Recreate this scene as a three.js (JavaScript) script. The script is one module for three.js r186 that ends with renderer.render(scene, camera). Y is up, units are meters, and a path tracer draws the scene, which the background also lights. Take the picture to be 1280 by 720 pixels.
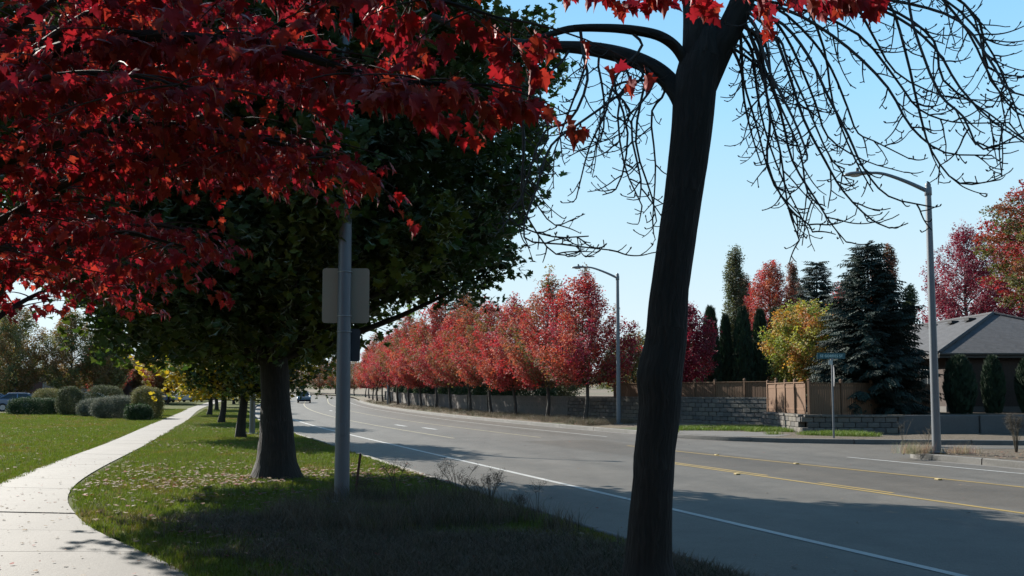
import * as THREE from 'three';
import { mergeGeometries } from 'three/addons/utils/BufferGeometryUtils.js';
import { RoundedBoxGeometry } from 'three/addons/geometries/RoundedBoxGeometry.js';

// ------------------------------------------------------------------ camera, sky, sun, exposure
const scene = new THREE.Scene();
const camera = new THREE.PerspectiveCamera(36.26, 1280 / 720, 0.1, 3000);
camera.position.set(0, 1.65, 0);
camera.rotation.set(THREE.MathUtils.degToRad(4), 0, 0);
camera.setViewOffset(1280, 720, 0, -54, 1280, 720);      // a slightly risen lens: the verticals stay nearly upright
const renderer = new THREE.WebGLRenderer({ antialias: true });
renderer.toneMapping = THREE.LinearToneMapping;
renderer.toneMappingExposure = 2.5;
renderer.shadowMap.enabled = true;

const SUN_AZ = THREE.MathUtils.degToRad(44), SUN_EL = THREE.MathUtils.degToRad(31);
const sunDir = new THREE.Vector3(-Math.sin(SUN_AZ) * Math.cos(SUN_EL), Math.sin(SUN_EL), -Math.cos(SUN_AZ) * Math.cos(SUN_EL));
const sun = new THREE.DirectionalLight(new THREE.Color(1.0, 0.945, 0.85), 5);
sun.name = 'sun';
sun.position.copy(sunDir).multiplyScalar(120);
sun.castShadow = true;
sun.shadow.mapSize.set(4096, 4096);
Object.assign(sun.shadow.camera, { left: -90, right: 90, top: 90, bottom: -90, near: 1, far: 400 });
scene.add(sun, sun.target);

{ // clear autumn sky: pale at the horizon, deeper blue upwards, a wide soft glow about the sun
  const w = 512, h = 256, d = new Float32Array(w * h * 4);
  const stops = [[0, [0.34, 0.385, 0.405]], [4, [0.31, 0.375, 0.405]], [10, [0.245, 0.345, 0.40]], [18, [0.16, 0.305, 0.425]], [28, [0.092, 0.235, 0.395]], [45, [0.045, 0.115, 0.215]], [90, [0.016, 0.045, 0.11]]];
  for (let j = 0; j < h; j++) for (let i = 0; i < w; i++) {
    const el = ((j + 0.5) / h - 0.5) * 180, az = ((i + 0.5) / w - 0.5) * 2 * Math.PI;
    const e = Math.max(0, el); let k = 0; while (k < stops.length - 2 && e > stops[k + 1][0]) k++;
    const t = Math.min(1, (e - stops[k][0]) / (stops[k + 1][0] - stops[k][0]));
    const er = el * Math.PI / 180, x = Math.cos(er) * Math.cos(az), y = Math.sin(er), z = Math.cos(er) * Math.sin(az);
    const g = Math.max(0, x * sunDir.x + y * sunDir.y + z * sunDir.z), glow = 0.25 * Math.pow(g, 26) + 0.05 * Math.pow(g, 5);
    for (let c = 0; c < 3; c++) d[(j * w + i) * 4 + c] = stops[k][1][c] * (1 - t) + stops[k + 1][1][c] * t + glow * [1, 0.97, 0.9][c];
    d[(j * w + i) * 4 + 3] = 1;
  }
  const sky = new THREE.DataTexture(d, w, h, THREE.RGBAFormat, THREE.FloatType);
  sky.mapping = THREE.EquirectangularReflectionMapping; sky.magFilter = sky.minFilter = THREE.LinearFilter; sky.needsUpdate = true;
  scene.background = sky; scene.environment = sky;
}

// ------------------------------------------------------------------ helpers
function RNG(a) { return () => { a |= 0; a = a + 0x6D2B79F5 | 0; let t = Math.imul(a ^ a >>> 15, 1 | a); t = t + Math.imul(t ^ t >>> 7, 61 | t) ^ t; return ((t ^ t >>> 14) >>> 0) / 4294967296; }; }
const hash = (x, y, z = 0) => { let n = Math.imul(x | 0, 374761393) ^ Math.imul(y | 0, 668265263) ^ Math.imul(z | 0, 2147483647); n = Math.imul(n ^ n >>> 13, 1274126177); return ((n ^ n >>> 16) >>> 0) / 4294967296; };
function noise2(x, y, per = 0) {          // value noise, tileable when per > 0
  const xi = Math.floor(x), yi = Math.floor(y), fx = x - xi, fy = y - yi, sx = fx * fx * (3 - 2 * fx), sy = fy * fy * (3 - 2 * fy);
  const m = per ? (v => ((v % per) + per) % per) : (v => v);
  const a = hash(m(xi), m(yi)), b = hash(m(xi + 1), m(yi)), c = hash(m(xi), m(yi + 1)), d = hash(m(xi + 1), m(yi + 1));
  return a + (b - a) * sx + (c - a) * sy + (a - b - c + d) * sx * sy;
}
const fbm = (x, y, o = 4, per = 0) => { let s = 0, a = 0.5, n = 0; for (let i = 0; i < o; i++) { s += a * noise2(x, y, per); n += a; a *= 0.5; x *= 2; y *= 2; per *= 2; } return s / n; };
const lerp = (a, b, t) => a + (b - a) * t, clamp = (v, a, b) => Math.min(b, Math.max(a, v));
const smooth = (a, b, v) => { const t = clamp((v - a) / (b - a), 0, 1); return t * t * (3 - 2 * t); };
function gauss(r) { return Math.sqrt(-2 * Math.log(r() + 1e-9)) * Math.cos(6.2832 * r()); }
const ORD = ['first', 'second', 'third', 'fourth', 'fifth', 'sixth', 'seventh', 'eighth', 'ninth', 'tenth', 'eleventh', 'twelfth', 'thirteenth', 'fourteenth', 'fifteenth', 'sixteenth'];
const col = (r, g, b) => new THREE.Color().setRGB(r, g, b);

const taken = {};
function numbered(n) { taken[n] = (taken[n] ?? -1) + 1; return taken[n] ? n + '_' + String(taken[n]).padStart(3, '0') : n; }
function thing(name, label, category, group) {
  const o = new THREE.Group(); o.name = numbered(name); o.userData = { label, category }; if (group) o.userData.group = group; scene.add(o); return o;
}
function part(name, geo, m, parent) { const o = new THREE.Mesh(geo, m); o.name = name; parent.add(o); return o; }
function struct(name, geo, m) { const o = new THREE.Mesh(geo, m); o.name = numbered(name); o.userData.kind = 'structure'; scene.add(o); return o; }
function structGroup(name) { const o = new THREE.Group(); o.name = numbered(name); o.userData.kind = 'structure'; scene.add(o); return o; }
function dup(root, label) { const r = root.clone(); r.name = numbered(root.name.replace(/_\d{3}$/, '')); r.userData = { ...root.userData }; if (label) r.userData.label = label; scene.add(r); return r; }

// ---- textures (uv in metres; rep = tiles per metre)
function tex(size, fn, rep, srgb = false) {
  const d = new Uint8Array(size * size * 4);
  for (let j = 0; j < size; j++) for (let i = 0; i < size; i++) { const c = fn(i / size, j / size); for (let k = 0; k < 3; k++) d[(j * size + i) * 4 + k] = clamp(Math.round((c.length ? c[k] : c) * 255), 0, 255); d[(j * size + i) * 4 + 3] = 255; }
  const t = new THREE.DataTexture(d, size, size); t.wrapS = t.wrapT = THREE.RepeatWrapping; t.magFilter = THREE.LinearFilter; t.minFilter = THREE.LinearMipmapLinearFilter; t.generateMipmaps = true;
  if (srgb) t.colorSpace = THREE.SRGBColorSpace; t.repeat.set(...(Array.isArray(rep) ? rep : [rep, rep])); t.needsUpdate = true; return t;
}
const T = {
  asphalt: tex(512, (u, v) => { const n = fbm(u * 8, v * 8, 4, 8), s = hash(u * 512, v * 512, 3), q = hash(u * 256, v * 256, 9); return 0.58 + 0.26 * n + 0.34 * (s - 0.5) + (q > 0.98 ? 0.35 : 0) - (q < 0.02 ? 0.2 : 0); }, 0.4),
  grit: tex(512, (u, v) => 0.5 * hash(u * 512, v * 512, 5) + 0.5 * fbm(u * 64, v * 64, 3, 64), 0.5),
  concrete: tex(512, (u, v) => { const n = fbm(u * 6, v * 6, 5, 6), s = hash(u * 512, v * 512, 1), q = hash(u * 256, v * 256, 4); return 0.62 + 0.30 * n + 0.26 * (s - 0.5) - (q < 0.05 ? 0.3 : 0) + (q > 0.985 ? 0.2 : 0); }, 0.5),
  lawn: tex(512, (u, v) => { const n = fbm(u * 16, v * 16, 5, 16), s = hash(u * 512, v * 512, 2); return 0.45 + 0.5 * n + 0.3 * (s - 0.5); }, 0.35),
  bark: tex(512, (u, v) => { const w = fbm(u * 8, v * 8, 3, 8) * 0.12, n = fbm((u + w) * 24, v * 5, 4, 0 || 24), r = Math.abs(fbm((u + w) * 16, v * 4, 3, 16) - 0.5) * 2; return clamp(0.25 + 0.55 * r + 0.3 * n, 0, 1); }, [1.2, 0.9]),
  wood: tex(256, (u, v) => 0.62 + 0.3 * fbm(u * 30, v * 3, 4, 0) + 0.12 * (hash(u * 256, v * 64, 7) - 0.5), 1),
  block: tex(256, (u, v) => 0.45 + 0.5 * fbm(u * 12, v * 12, 5, 12) + 0.2 * (hash(u * 256, v * 256, 8) - 0.5), 1.2),
  shingle: tex(256, (u, v) => { const row = Math.floor(v * 8), o = (row % 2) * 0.5, c = Math.floor((u + o / 8) * 8); return 0.55 + 0.3 * hash(c % 8, row, 2) + 0.2 * (hash(u * 256, v * 256) - 0.5) - ((v * 8) % 1 < 0.1 ? 0.2 : 0); }, 0.7),
};
const std = (c, o = {}) => new THREE.MeshStandardMaterial({ color: Array.isArray(c) ? col(...c) : c, roughness: 0.85, ...o });
const M = {
  asphalt: new THREE.MeshPhysicalMaterial({ color: col(0.142, 0.131, 0.115), specularIntensity: 0.3, map: T.asphalt, bumpMap: T.grit, bumpScale: 0.006, roughness: 0.6, vertexColors: true }),
  concrete: std([0.118, 0.109, 0.098], { map: T.concrete, bumpMap: T.grit, bumpScale: 0.003, roughness: 0.8 }),
  curb: std([0.136, 0.131, 0.122], { map: T.concrete, bumpMap: T.grit, bumpScale: 0.004 }),
  lawn: new THREE.MeshPhysicalMaterial({ color: col(0.068, 0.085, 0.011), specularIntensity: 0.15, map: T.lawn, bumpMap: T.lawn, bumpScale: 0.03, roughness: 0.95, vertexColors: true }),
  soil: std([0.102, 0.076, 0.048], { map: T.lawn, bumpMap: T.lawn, bumpScale: 0.04, roughness: 0.95, vertexColors: true }),
  whiteLine: std([0.422, 0.422, 0.408], { map: T.concrete, roughness: 0.6 }),
  yellowLine: std([0.34, 0.231, 0.048], { map: T.concrete, roughness: 0.6 }),
  fadedGlareLine: std([0.326, 0.279, 0.163], { map: T.concrete, roughness: 0.6 }),  // faded yellow, with the glare on the far stretch put into the colour
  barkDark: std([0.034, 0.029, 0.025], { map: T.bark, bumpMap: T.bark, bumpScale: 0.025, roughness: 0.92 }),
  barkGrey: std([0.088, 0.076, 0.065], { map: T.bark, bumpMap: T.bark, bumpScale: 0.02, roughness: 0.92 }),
  twig: std([0.037, 0.031, 0.029], { roughness: 0.8 }),
  steel: std([0.129, 0.139, 0.153], { metalness: 0.35, roughness: 0.48, bumpMap: T.grit, bumpScale: 0.001 }),
  fence: std([0.15, 0.076, 0.037], { map: T.wood, roughness: 0.85 }),
};
const leafMat = (t = 0.45, c = [1, 1, 1]) => new THREE.MeshPhysicalMaterial({ color: col(...c), roughness: 0.85, specularIntensity: 0.6, transmission: t, thickness: 0, side: THREE.DoubleSide });
const LEAF = leafMat(0.5), NEEDLE = leafMat(0.15);

// ---- geometry builders
class Buf {                                            // collects triangles into one geometry
  constructor() { this.p = []; this.u = []; this.c = []; this.i = []; }
  v(x, y, z, u = 0, w = 0) { this.p.push(x, y, z); this.u.push(u, w); return this.p.length / 3 - 1; }
  t(a, b, c) { this.i.push(a, b, c); }
  q(a, b, c, d) { this.i.push(a, b, c, a, c, d); }
  geo() { const g = new THREE.BufferGeometry(); g.setAttribute('position', new THREE.Float32BufferAttribute(this.p, 3)); g.setAttribute('uv', new THREE.Float32BufferAttribute(this.u, 2)); if (this.c.length) g.setAttribute('color', new THREE.Float32BufferAttribute(this.c, 3)); g.setIndex(this.i); g.computeVertexNormals(); return g; }
}
const V3 = (x, y, z) => new THREE.Vector3(x, y, z);
function tubeInto(b, pts, sides = 6, lump = 0, seed = 1, cap = true) {       // pts: [x, y, z, r]
  const n = pts.length; let N = null, prev = null; const rings = []; let len = 0;
  for (let k = 0; k < n; k++) {
    const P = V3(...pts[k]), A = V3(...pts[Math.max(0, k - 1)]), B = V3(...pts[Math.min(n - 1, k + 1)]), t = B.sub(A).normalize();
    if (!N) { N = Math.abs(t.y) > 0.9 ? V3(1, 0, 0) : V3(0, 1, 0); }
    N = N.clone().sub(t.clone().multiplyScalar(N.dot(t))).normalize(); const Bn = t.clone().cross(N);
    if (prev) len += P.distanceTo(prev); prev = P;
    const ring = [];
    for (let s = 0; s <= sides; s++) {
      const a = s / sides * 2 * Math.PI, l = lump ? 1 + lump * (fbm(Math.cos(a) * 2.2 + seed * 7 + 20, Math.sin(a) * 2.2 + len * 1.7 + 20, 3) - 0.5) * 2 : 1, r = pts[k][3] * l;
      ring.push(b.v(P.x + (N.x * Math.cos(a) + Bn.x * Math.sin(a)) * r, P.y + (N.y * Math.cos(a) + Bn.y * Math.sin(a)) * r, P.z + (N.z * Math.cos(a) + Bn.z * Math.sin(a)) * r, s / sides * 6.28 * Math.max(0.05, pts[0][3]), len));
    }
    rings.push(ring);
  }
  for (let k = 0; k < n - 1; k++) for (let s = 0; s < sides; s++) b.q(rings[k][s], rings[k][s + 1], rings[k + 1][s + 1], rings[k + 1][s]);
  if (cap) { const e = pts[n - 1], c = b.v(e[0], e[1], e[2]); for (let s = 0; s < sides; s++) b.t(rings[n - 1][s], rings[n - 1][s + 1], c); const f = pts[0], d = b.v(f[0], f[1], f[2]); for (let s = 0; s < sides; s++) b.t(rings[0][s + 1], rings[0][s], d); }
}
function refine(pts, per) {                             // Catmull-Rom through [x,y,z,r]
  const c = new THREE.CatmullRomCurve3(pts.map(p => V3(p[0], p[1], p[2])), false, 'centripetal'), n = (pts.length - 1) * per, out = [];
  for (let k = 0; k <= n; k++) { const t = k / n, q = c.getPoint(t), s = t * (pts.length - 1), a = Math.min(pts.length - 2, Math.floor(s)); out.push([q.x, q.y, q.z, lerp(pts[a][3], pts[a + 1][3], s - a)]); }
  return out;
}
function boxInto(b, cx, cy, cz, sx, sy, sz, yaw = 0) {
  const c = Math.cos(yaw), s = Math.sin(yaw), f = (x, y, z, u, w) => b.v(cx + x * c + z * s, cy + y, cz - x * s + z * c, u, w), X = sx / 2, Y = sy / 2, Z = sz / 2;
  for (const [a, o, e, d, w, h] of [[[-X, -Y, Z], [X, -Y, Z], [X, Y, Z], [-X, Y, Z], sx, sy], [[X, -Y, -Z], [-X, -Y, -Z], [-X, Y, -Z], [X, Y, -Z], sx, sy], [[X, -Y, Z], [X, -Y, -Z], [X, Y, -Z], [X, Y, Z], sz, sy], [[-X, -Y, -Z], [-X, -Y, Z], [-X, Y, Z], [-X, Y, -Z], sz, sy], [[-X, Y, Z], [X, Y, Z], [X, Y, -Z], [-X, Y, -Z], sx, sz], [[-X, -Y, -Z], [X, -Y, -Z], [X, -Y, Z], [-X, -Y, Z], sx, sz]]) b.q(f(...a, 0, 0), f(...o, w, 0), f(...e, w, h), f(...d, 0, h));
}
const boxGeo = (...a) => { const b = new Buf(); boxInto(b, ...a); return b.geo(); };
const tubeGeo = (pts, sides, lump, seed) => { const b = new Buf(); tubeInto(b, pts, sides, lump, seed); return b.geo(); };
function lathe(prof, seg = 16) { return new THREE.LatheGeometry(prof.map(p => new THREE.Vector2(...p)), seg); }

// ---- terrain and the road's own coordinates: s along the near fog line, t across it to the far kerb
const rise = d => d < 50 ? 0 : d < 200 ? 0.00006 * (d - 50) ** 2 : 1.35 + 0.018 * (d - 200);
const RT = []; {
  const head = s => THREE.MathUtils.degToRad(s < 22 ? 21.3 : s < 50 ? lerp(21.3, 17.5, (s - 22) / 28) : s < 115 ? lerp(17.5, 12, (s - 50) / 65) : s < 135 ? 12 : lerp(12, 38, smooth(135, 200, s)));
  let x = 1.74, d = 13.82; RT[40] = [x, d, head(0)];
  for (let k = 1; k <= 320; k++) { const a = head(k - 0.5); x -= Math.sin(a); d += Math.cos(a); RT[40 + k] = [x, d, head(k)]; }
  x = 1.74; d = 13.82; for (let k = 1; k <= 40; k++) { x += Math.sin(head(0)); d -= Math.cos(head(0)); RT[40 - k] = [x, d, head(0)]; }
}
function R(s, t) { const k = clamp(Math.floor(s + 40), 0, 359), f = s + 40 - k, A = RT[k], B = RT[k + 1], h = lerp(A[2], B[2], f); return [lerp(A[0], B[0], f) + t * Math.cos(h), lerp(A[1], B[1], f) + t * Math.sin(h)]; }
const Rh = s => RT[clamp(Math.round(s + 40), 0, 360)][2];
function ribbon(S, Tt, yf, cf) {                          // grid over (s, t); uv in metres
  const b = new Buf();
  for (const s of S) for (const t of Tt) { const [x, d] = R(s, typeof t === 'function' ? t(s) : t); b.v(x, yf(x, d, s, t), -d, x, d); if (cf) { const c = cf(x, d, s, t); b.c.push(c[0], c[1], c[2]); } }
  const n = Tt.length; for (let i = 0; i < S.length - 1; i++) for (let j = 0; j < n - 1; j++) b.q(i * n + j, i * n + j + 1, (i + 1) * n + j + 1, (i + 1) * n + j);
  return b.geo();
}
const range = (a, b, st) => { const o = []; for (let v = a; v < b - 1e-6; v += st) o.push(v); o.push(b); return o; };
function polySheet(pts, y, cf) {                          // flat polygon of [x, d], finely cut so that vertex colours can vary
  const s = new THREE.Shape(pts.map(p => new THREE.Vector2(p[0], p[1]))), g = new THREE.ShapeGeometry(s), p = g.attributes.position, n = p.count, c = [], u = [];
  for (let k = 0; k < n; k++) { const x = p.getX(k), d = p.getY(k); p.setXYZ(k, x, y, -d); u.push(x, d); c.push(1, 1, 1); }
  g.setAttribute('uv', new THREE.Float32BufferAttribute(u, 2)); g.setAttribute('color', new THREE.Float32BufferAttribute(c, 3)); g.computeVertexNormals(); return g;
}
// ------------------------------------------------------------------ ground, road, pavements
{
  const b = new Buf(), xs = [-900, -500, -300, -200, -150, -100, -70, -40, -20, 0, 20, 40, 70, 100, 150, 250, 400, 900], ds = [-120, -40, 0, 20, 40, 50, 60, 75, 90, 110, 130, 160, 200, 260, 350, 500, 900];
  for (const d of ds) for (const x of xs) { b.v(x, rise(Math.max(0, d)) - 0.09, -d, x, d); b.c.push(1, 1, 1); }
  const n = xs.length; for (let i = 0; i < ds.length - 1; i++) for (let j = 0; j < n - 1; j++) b.q(i * n + j, i * n + j + 1, (i + 1) * n + j + 1, (i + 1) * n + j);
  struct('ground', b.geo(), std([0.116, 0.102, 0.051], { map: T.lawn, bumpMap: T.lawn, bumpScale: 0.03, vertexColors: true }));
}
const roadTone = (x, d, s, t) => {
  let k = 0.96 + 0.34 * (fbm(s * 0.10 + 40, t * 1.1 + 40, 4) - 0.5) + 0.2 * (fbm(x * 0.8 + 90, d * 0.8 + 90, 4) - 0.5);
  if (t < -0.1) k *= 0.86;                                                       // shoulder laid later, darker
  const near = s < 16;
  if (near && t > 4.4 && t < 7.3) k *= 0.74;                                     // the turning lane: dark gravelly seal
  for (const w of [0.9, 2.7, 8.0, 9.3]) k *= 1 - 0.13 * Math.exp(-((t - w) ** 2) / 0.06);   // wheel tracks
  const warm = near && t > 4.4 && t < 7.3 ? 1.05 : 1;
  return [k * warm, k, k * (2 - warm)];
};
const roadS = [...range(-30, 60, 0.5), ...range(61, 290, 2)];
struct('road', ribbon(roadS, range(-2.05, 10.75, 0.4), (x, d) => rise(d), roadTone), M.asphalt);
const SF = 18.8, SN = 4.6;                                    // where the far and the near verge give way to the side street
const farCurb = [R(SF, 10.75), [5.5, 33.5], [6.3, 31.8], [7.4, 30.4], [8.7, 29.4], [11, 28.5], [16, 27.9], [26, 28.2], [60, 31]];
const nearCurb = [[60, 22.5], [26, 23.6], [14, 23.9], [11.4, 23.75], [10.55, 23.25], [10.15, 22.6], R(SN, 10.75)];
{
  const e = range(SN, SF, 1).map(s => R(s, 10.745)).reverse();
  struct('side_street', polySheet([...e.reverse(), ...farCurb.slice(1), ...nearCurb.slice(0, -1)], -0.003), M.asphalt);
}

// painted lines
function line(name, m, ss, tf, w, y = 0.005) {
  const b = new Buf(); let n = 0;
  for (const s of ss) { const t = tf(s); for (const o of [-w / 2, w / 2]) { const j = 0.008 * (hash(s * 37, o * 99) - 0.5), [x, d] = R(s, t + o + j); b.v(x, rise(d) + y, -d, x, d); } if (n) b.q(2 * n - 2, 2 * n - 1, 2 * n + 1, 2 * n); n++; }
  const o = struct(name, b.geo(), m); return o;
}
line('edge_line', M.whiteLine, range(-25, 250, 0.5), s => 0.06, 0.12);
line('edge_line', M.whiteLine, range(-25, 5.8, 0.5), s => 9.62, 0.10);
line('edge_line', M.whiteLine, range(17.4, 250, 0.5), s => 8.75 + smooth(23, 60, s) * 0.4, 0.10);
line('turn_lane_line', M.yellowLine, range(-25, 6.2, 0.5), s => lerp(4.22, 4.36, (s + 25) / 33), 0.10);
for (const [a, z] of [[-0.9, 0.9], [2.4, 6.2]]) line('turn_lane_line', M.yellowLine, range(a, z, 0.5), s => lerp(4.22, 4.36, (s + 25) / 33) + 0.2, 0.09);
line('turn_lane_line', M.yellowLine, range(-25, 12.2, 0.5), s => lerp(7.55, 6.75, smooth(-8, 12, s)), 0.10);
line('turn_lane_line', M.fadedGlareLine, range(18.4, 240, 0.5), s => 3.05, 0.10);
line('turn_lane_line', M.fadedGlareLine, range(17.8, 240, 0.5), s => 6.2, 0.10);
for (const [s, t] of [[30.2, 4.2], [26, 4.6], [60, 4.6], [66, 4.6]]) line('lane_arrow', M.whiteLine, range(s, s + 2.4, 0.4), () => t, 0.22);
for (const [s, t, k] of [[0.5, 7.0, 3], [4.5, 6.95, 1], [-4, 7.3, 4], [2.8, 4.1, 2], [7.6, 6.9, 0]]) {   // raised road markers
  const o = thing('road_marker', `small raised yellow road marker by the turn lane lines, ${ORD[k]} from the side street`, 'road marker', 'raised markers along the turn lane'), [x, d] = R(s, t);
  const g = new RoundedBoxGeometry(0.1, 0.03, 0.1, 2, 0.012); part('housing', g, std([0.34, 0.272, 0.136]), o); part('reflector', boxGeo(0, 0.004, 0.049, 0.08, 0.014, 0.008), std([0.476, 0.34, 0.102], { roughness: 0.2 }), o);
  o.position.set(x, 0.014, -d); o.rotation.y = Rh(0);
}

// kerbs: stones 3 m long with open joints, and a concrete gutter strip
function kerb(pts, yTop, yLow, seed, side) {             // pts [x, d]; side +1: the raised land lies on the +normal side
  const g = structGroup('curb'), rnd = RNG(seed); let acc = [pts[0]], len = 0;
  const flush = () => {
    if (acc.length < 2) return; const b = new Buf(), W = 0.15; let n = 0; const rows = [];
    acc.forEach((p, k) => {
      const a = acc[Math.max(0, k - 1)], c = acc[Math.min(acc.length - 1, k + 1)], dx = c[0] - a[0], dd = c[1] - a[1], L = Math.hypot(dx, dd), nx = -dd / L * side, nd = dx / L * side, y = rise(p[1]);
      const prof = [[0, yLow - 0.05], [0.012, yTop - 0.02], [0.03, yTop], [W, yTop + 0.002], [W, yLow - 0.05]];
      rows.push(prof.map(([o, h], q) => b.v(p[0] + nx * o, y + h, -(p[1] + nd * o), n * 0.7, q * 0.13))); n++;
    });
    for (let k = 0; k < rows.length - 1; k++) for (let q = 0; q < 4; q++) b.q(rows[k][q], rows[k][q + 1], rows[k + 1][q + 1], rows[k + 1][q]);
    for (const r of [rows[0], rows[rows.length - 1]]) { b.t(r[0], r[1], r[2]); b.t(r[0], r[2], r[3]); b.t(r[0], r[3], r[4]); }
    part('curb_stone', b.geo(), M.curb, g);
  };
  for (let k = 1; k < pts.length; k++) {
    const d = Math.hypot(pts[k][0] - pts[k - 1][0], pts[k][1] - pts[k - 1][1]); len += d; acc.push(pts[k]);
    if (len > 3) { flush(); const p = pts[k], q = pts[Math.min(k + 1, pts.length - 1)], L = Math.hypot(q[0] - p[0], q[1] - p[1]) || 1; acc = [[p[0] + (q[0] - p[0]) / L * 0.03, p[1] + (q[1] - p[1]) / L * 0.03]]; len = 0; }
  }
  flush();
}
const dense = (pts, st) => { const o = []; for (let k = 0; k < pts.length - 1; k++) { const [a, b] = [pts[k], pts[k + 1]], n = Math.max(1, Math.round(Math.hypot(b[0] - a[0], b[1] - a[1]) / st)); for (let q = 0; q < n; q++) o.push([lerp(a[0], b[0], q / n), lerp(a[1], b[1], q / n)]); } o.push(pts[pts.length - 1]); return o; };
kerb(range(-28, 120, 0.75).map(s => R(s, -2.05)), 0.13, 0, 3, 1);
kerb(range(-28, SN, 0.75).map(s => R(s, 10.75)), 0.15, 0, 4, -1);
kerb(dense(nearCurb, 0.75), 0.15, 0, 6, 1);
kerb(dense(farCurb, 0.75), 0.15, 0, 7, 1);
kerb(range(SF, 120, 0.75).map(s => R(s, 10.75)), 0.15, 0, 5, -1);
{
  const g = (S, t0, t1) => ribbon(S, [t0, t1], (x, d) => rise(d) + 0.003, () => [1, 1, 1]);
  struct('gutter', g(range(-28, 140, 1), -2.04, -1.75), M.curb);
  struct('gutter', g(range(-28, SN, 1), 10.45, 10.74), M.curb);
  struct('gutter', g(range(SF, 140, 1), 10.45, 10.74), M.curb);
}

// lawns and verges
const lawnTone = (x, d) => { const n = fbm(x * 0.35 + 50, d * 0.35 + 50, 4), m = fbm(x * 1.7 + 9, d * 1.7 + 9, 3); const k = 0.75 + 0.5 * n; const dry = smooth(0.52, 0.75, m * 0.6 + n * 0.4); return [k * (1 + 0.55 * dry), k * (1 + 0.05 * dry), k]; };
const nearDirt = (x, d) => smooth(-0.9, 0.9, x + 1.4 + 0.8 * (d - 7.4) + 1.2 * (fbm(x * 1.1 + 8, d * 1.1 + 8, 3) - 0.5)) * smooth(9.9, 8.5, d + 0.35 * x + 1.1 * (fbm(x * 0.9 + 5, d * 0.9 + 5, 3) - 0.5) * 2);    // bare ground with dead grass by the corner
const stripS = [...range(-28, 40, 0.5), ...range(41, 180, 2)];
struct('lawn', ribbon(stripS, [-60, -40, -30, -24, -20, ...range(-17, -2.2, 0.4)].map(v => v), (x, d, s, t) => rise(Math.max(0, d)) + 0.12, (x, d) => {
  const c = lawnTone(x, d), n = nearDirt(x, d), dirt = [0.95, 0.6, 2.6]; return c.map((v, k) => lerp(v, dirt[k] * (0.8 + 0.4 * fbm(x * 2, d * 2, 3)), n));
}), M.lawn);
const verge = ribbon([...range(SF, 80, 1), ...range(82, 250, 4)], [10.9, 11.5, 12.2, 13, 13.8, 14.6, 18, 30, 60, 110], (x, d, s, t) => rise(d) + 0.15 + 0.1 * smooth(10.9, 14.4, t), (x, d) => { const n = fbm(x * 0.5 + 7, d * 0.5 + 7, 4), g = smooth(0.55, 0.7, n); return [lerp(1.25, 0.6, g), lerp(1.2, 0.95, g), lerp(1.15, 0.45, g)]; });
struct('verge', verge, M.soil);
{ const e = R(SF, 10.9), f = R(SF, 90); struct('verge', polySheet([e, [5.65, 33.6], [6.45, 31.9], [7.5, 30.55], [8.8, 29.55], [11, 28.65], [16, 28.05], [26, 28.35], [60, 31.2], f], 0.15), M.soil); }
{ const e = range(-30, SN, 1).map(s => R(s, 10.9)); struct('verge', polySheet([...e, [10.29, 22.55], [10.65, 23.1], [11.45, 23.6], [14, 23.75], [26, 23.45], [60, 22.35], [60, -40]], 0.145), M.soil); }
// the ramp and the patch of pavement at the far corner
struct('pavement', polySheet([[5.6, 33.3], [6.55, 31.75], [7.6, 30.45], [9.0, 30.2], [10.0, 31.6], [9.4, 33.4], [7.5, 35.2], [6.6, 35.8]], 0.156), M.concrete);

// sidewalk: slabs with joints
{
  const left = [[-3.0, 4.4], [-4.95, 7.49], [-6.85, 10.9], [-8.5, 14.68], [-12.3, 27], [-17.66, 43.4], [-29.9, 81.5], [-44, 130]], right = [[-0.7, 4.6], [-2.84, 7.65], [-5.0, 10.41], [-6.9, 13.9], [-10.75, 26], [-16.1, 43.2], [-28.5, 81], [-42.5, 130]];
  const cl = new THREE.CatmullRomCurve3(left.map(p => V3(p[0], 0, p[1])), false, 'centripetal'), cr = new THREE.CatmullRomCurve3(right.map(p => V3(p[0], 0, p[1])), false, 'centripetal');
  const g = structGroup('sidewalk'), N = 82, rnd = RNG(88), mats = [0, 1, 2, 3].map(k => { const m = M.concrete.clone(); m.color.multiplyScalar([1, 0.95, 1.05, 0.92][k]); return m; });
  for (let k = 0; k < N; k++) {
    const b = new Buf(), lift = 0.002 * rnd() + (k === 5 ? 0.012 : 0), rows = [];
    for (let q = 0; q <= 4; q++) { const t = (k + 0.004 + q / 4 * 0.992) / N, A = cl.getPointAt(t), B = cr.getPointAt(t), y = rise(A.z) + 0.138 + lift; rows.push([b.v(A.x, y - 0.08, -A.z, A.x, A.z), b.v(A.x, y, -A.z, A.x, A.z), b.v(B.x, y, -B.z, B.x, B.z), b.v(B.x, y - 0.08, -B.z, B.x, B.z)]); }
    for (let q = 0; q < 4; q++) for (let j = 0; j < 3; j++) b.q(rows[q][j], rows[q][j + 1], rows[q + 1][j + 1], rows[q + 1][j]);
    for (const q of [0, 4]) b.q(...rows[q]);
    part('slab', b.geo().toNonIndexed(), mats[Math.floor(rnd() * 4)], g).geometry.computeVertexNormals();
  }
}
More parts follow.
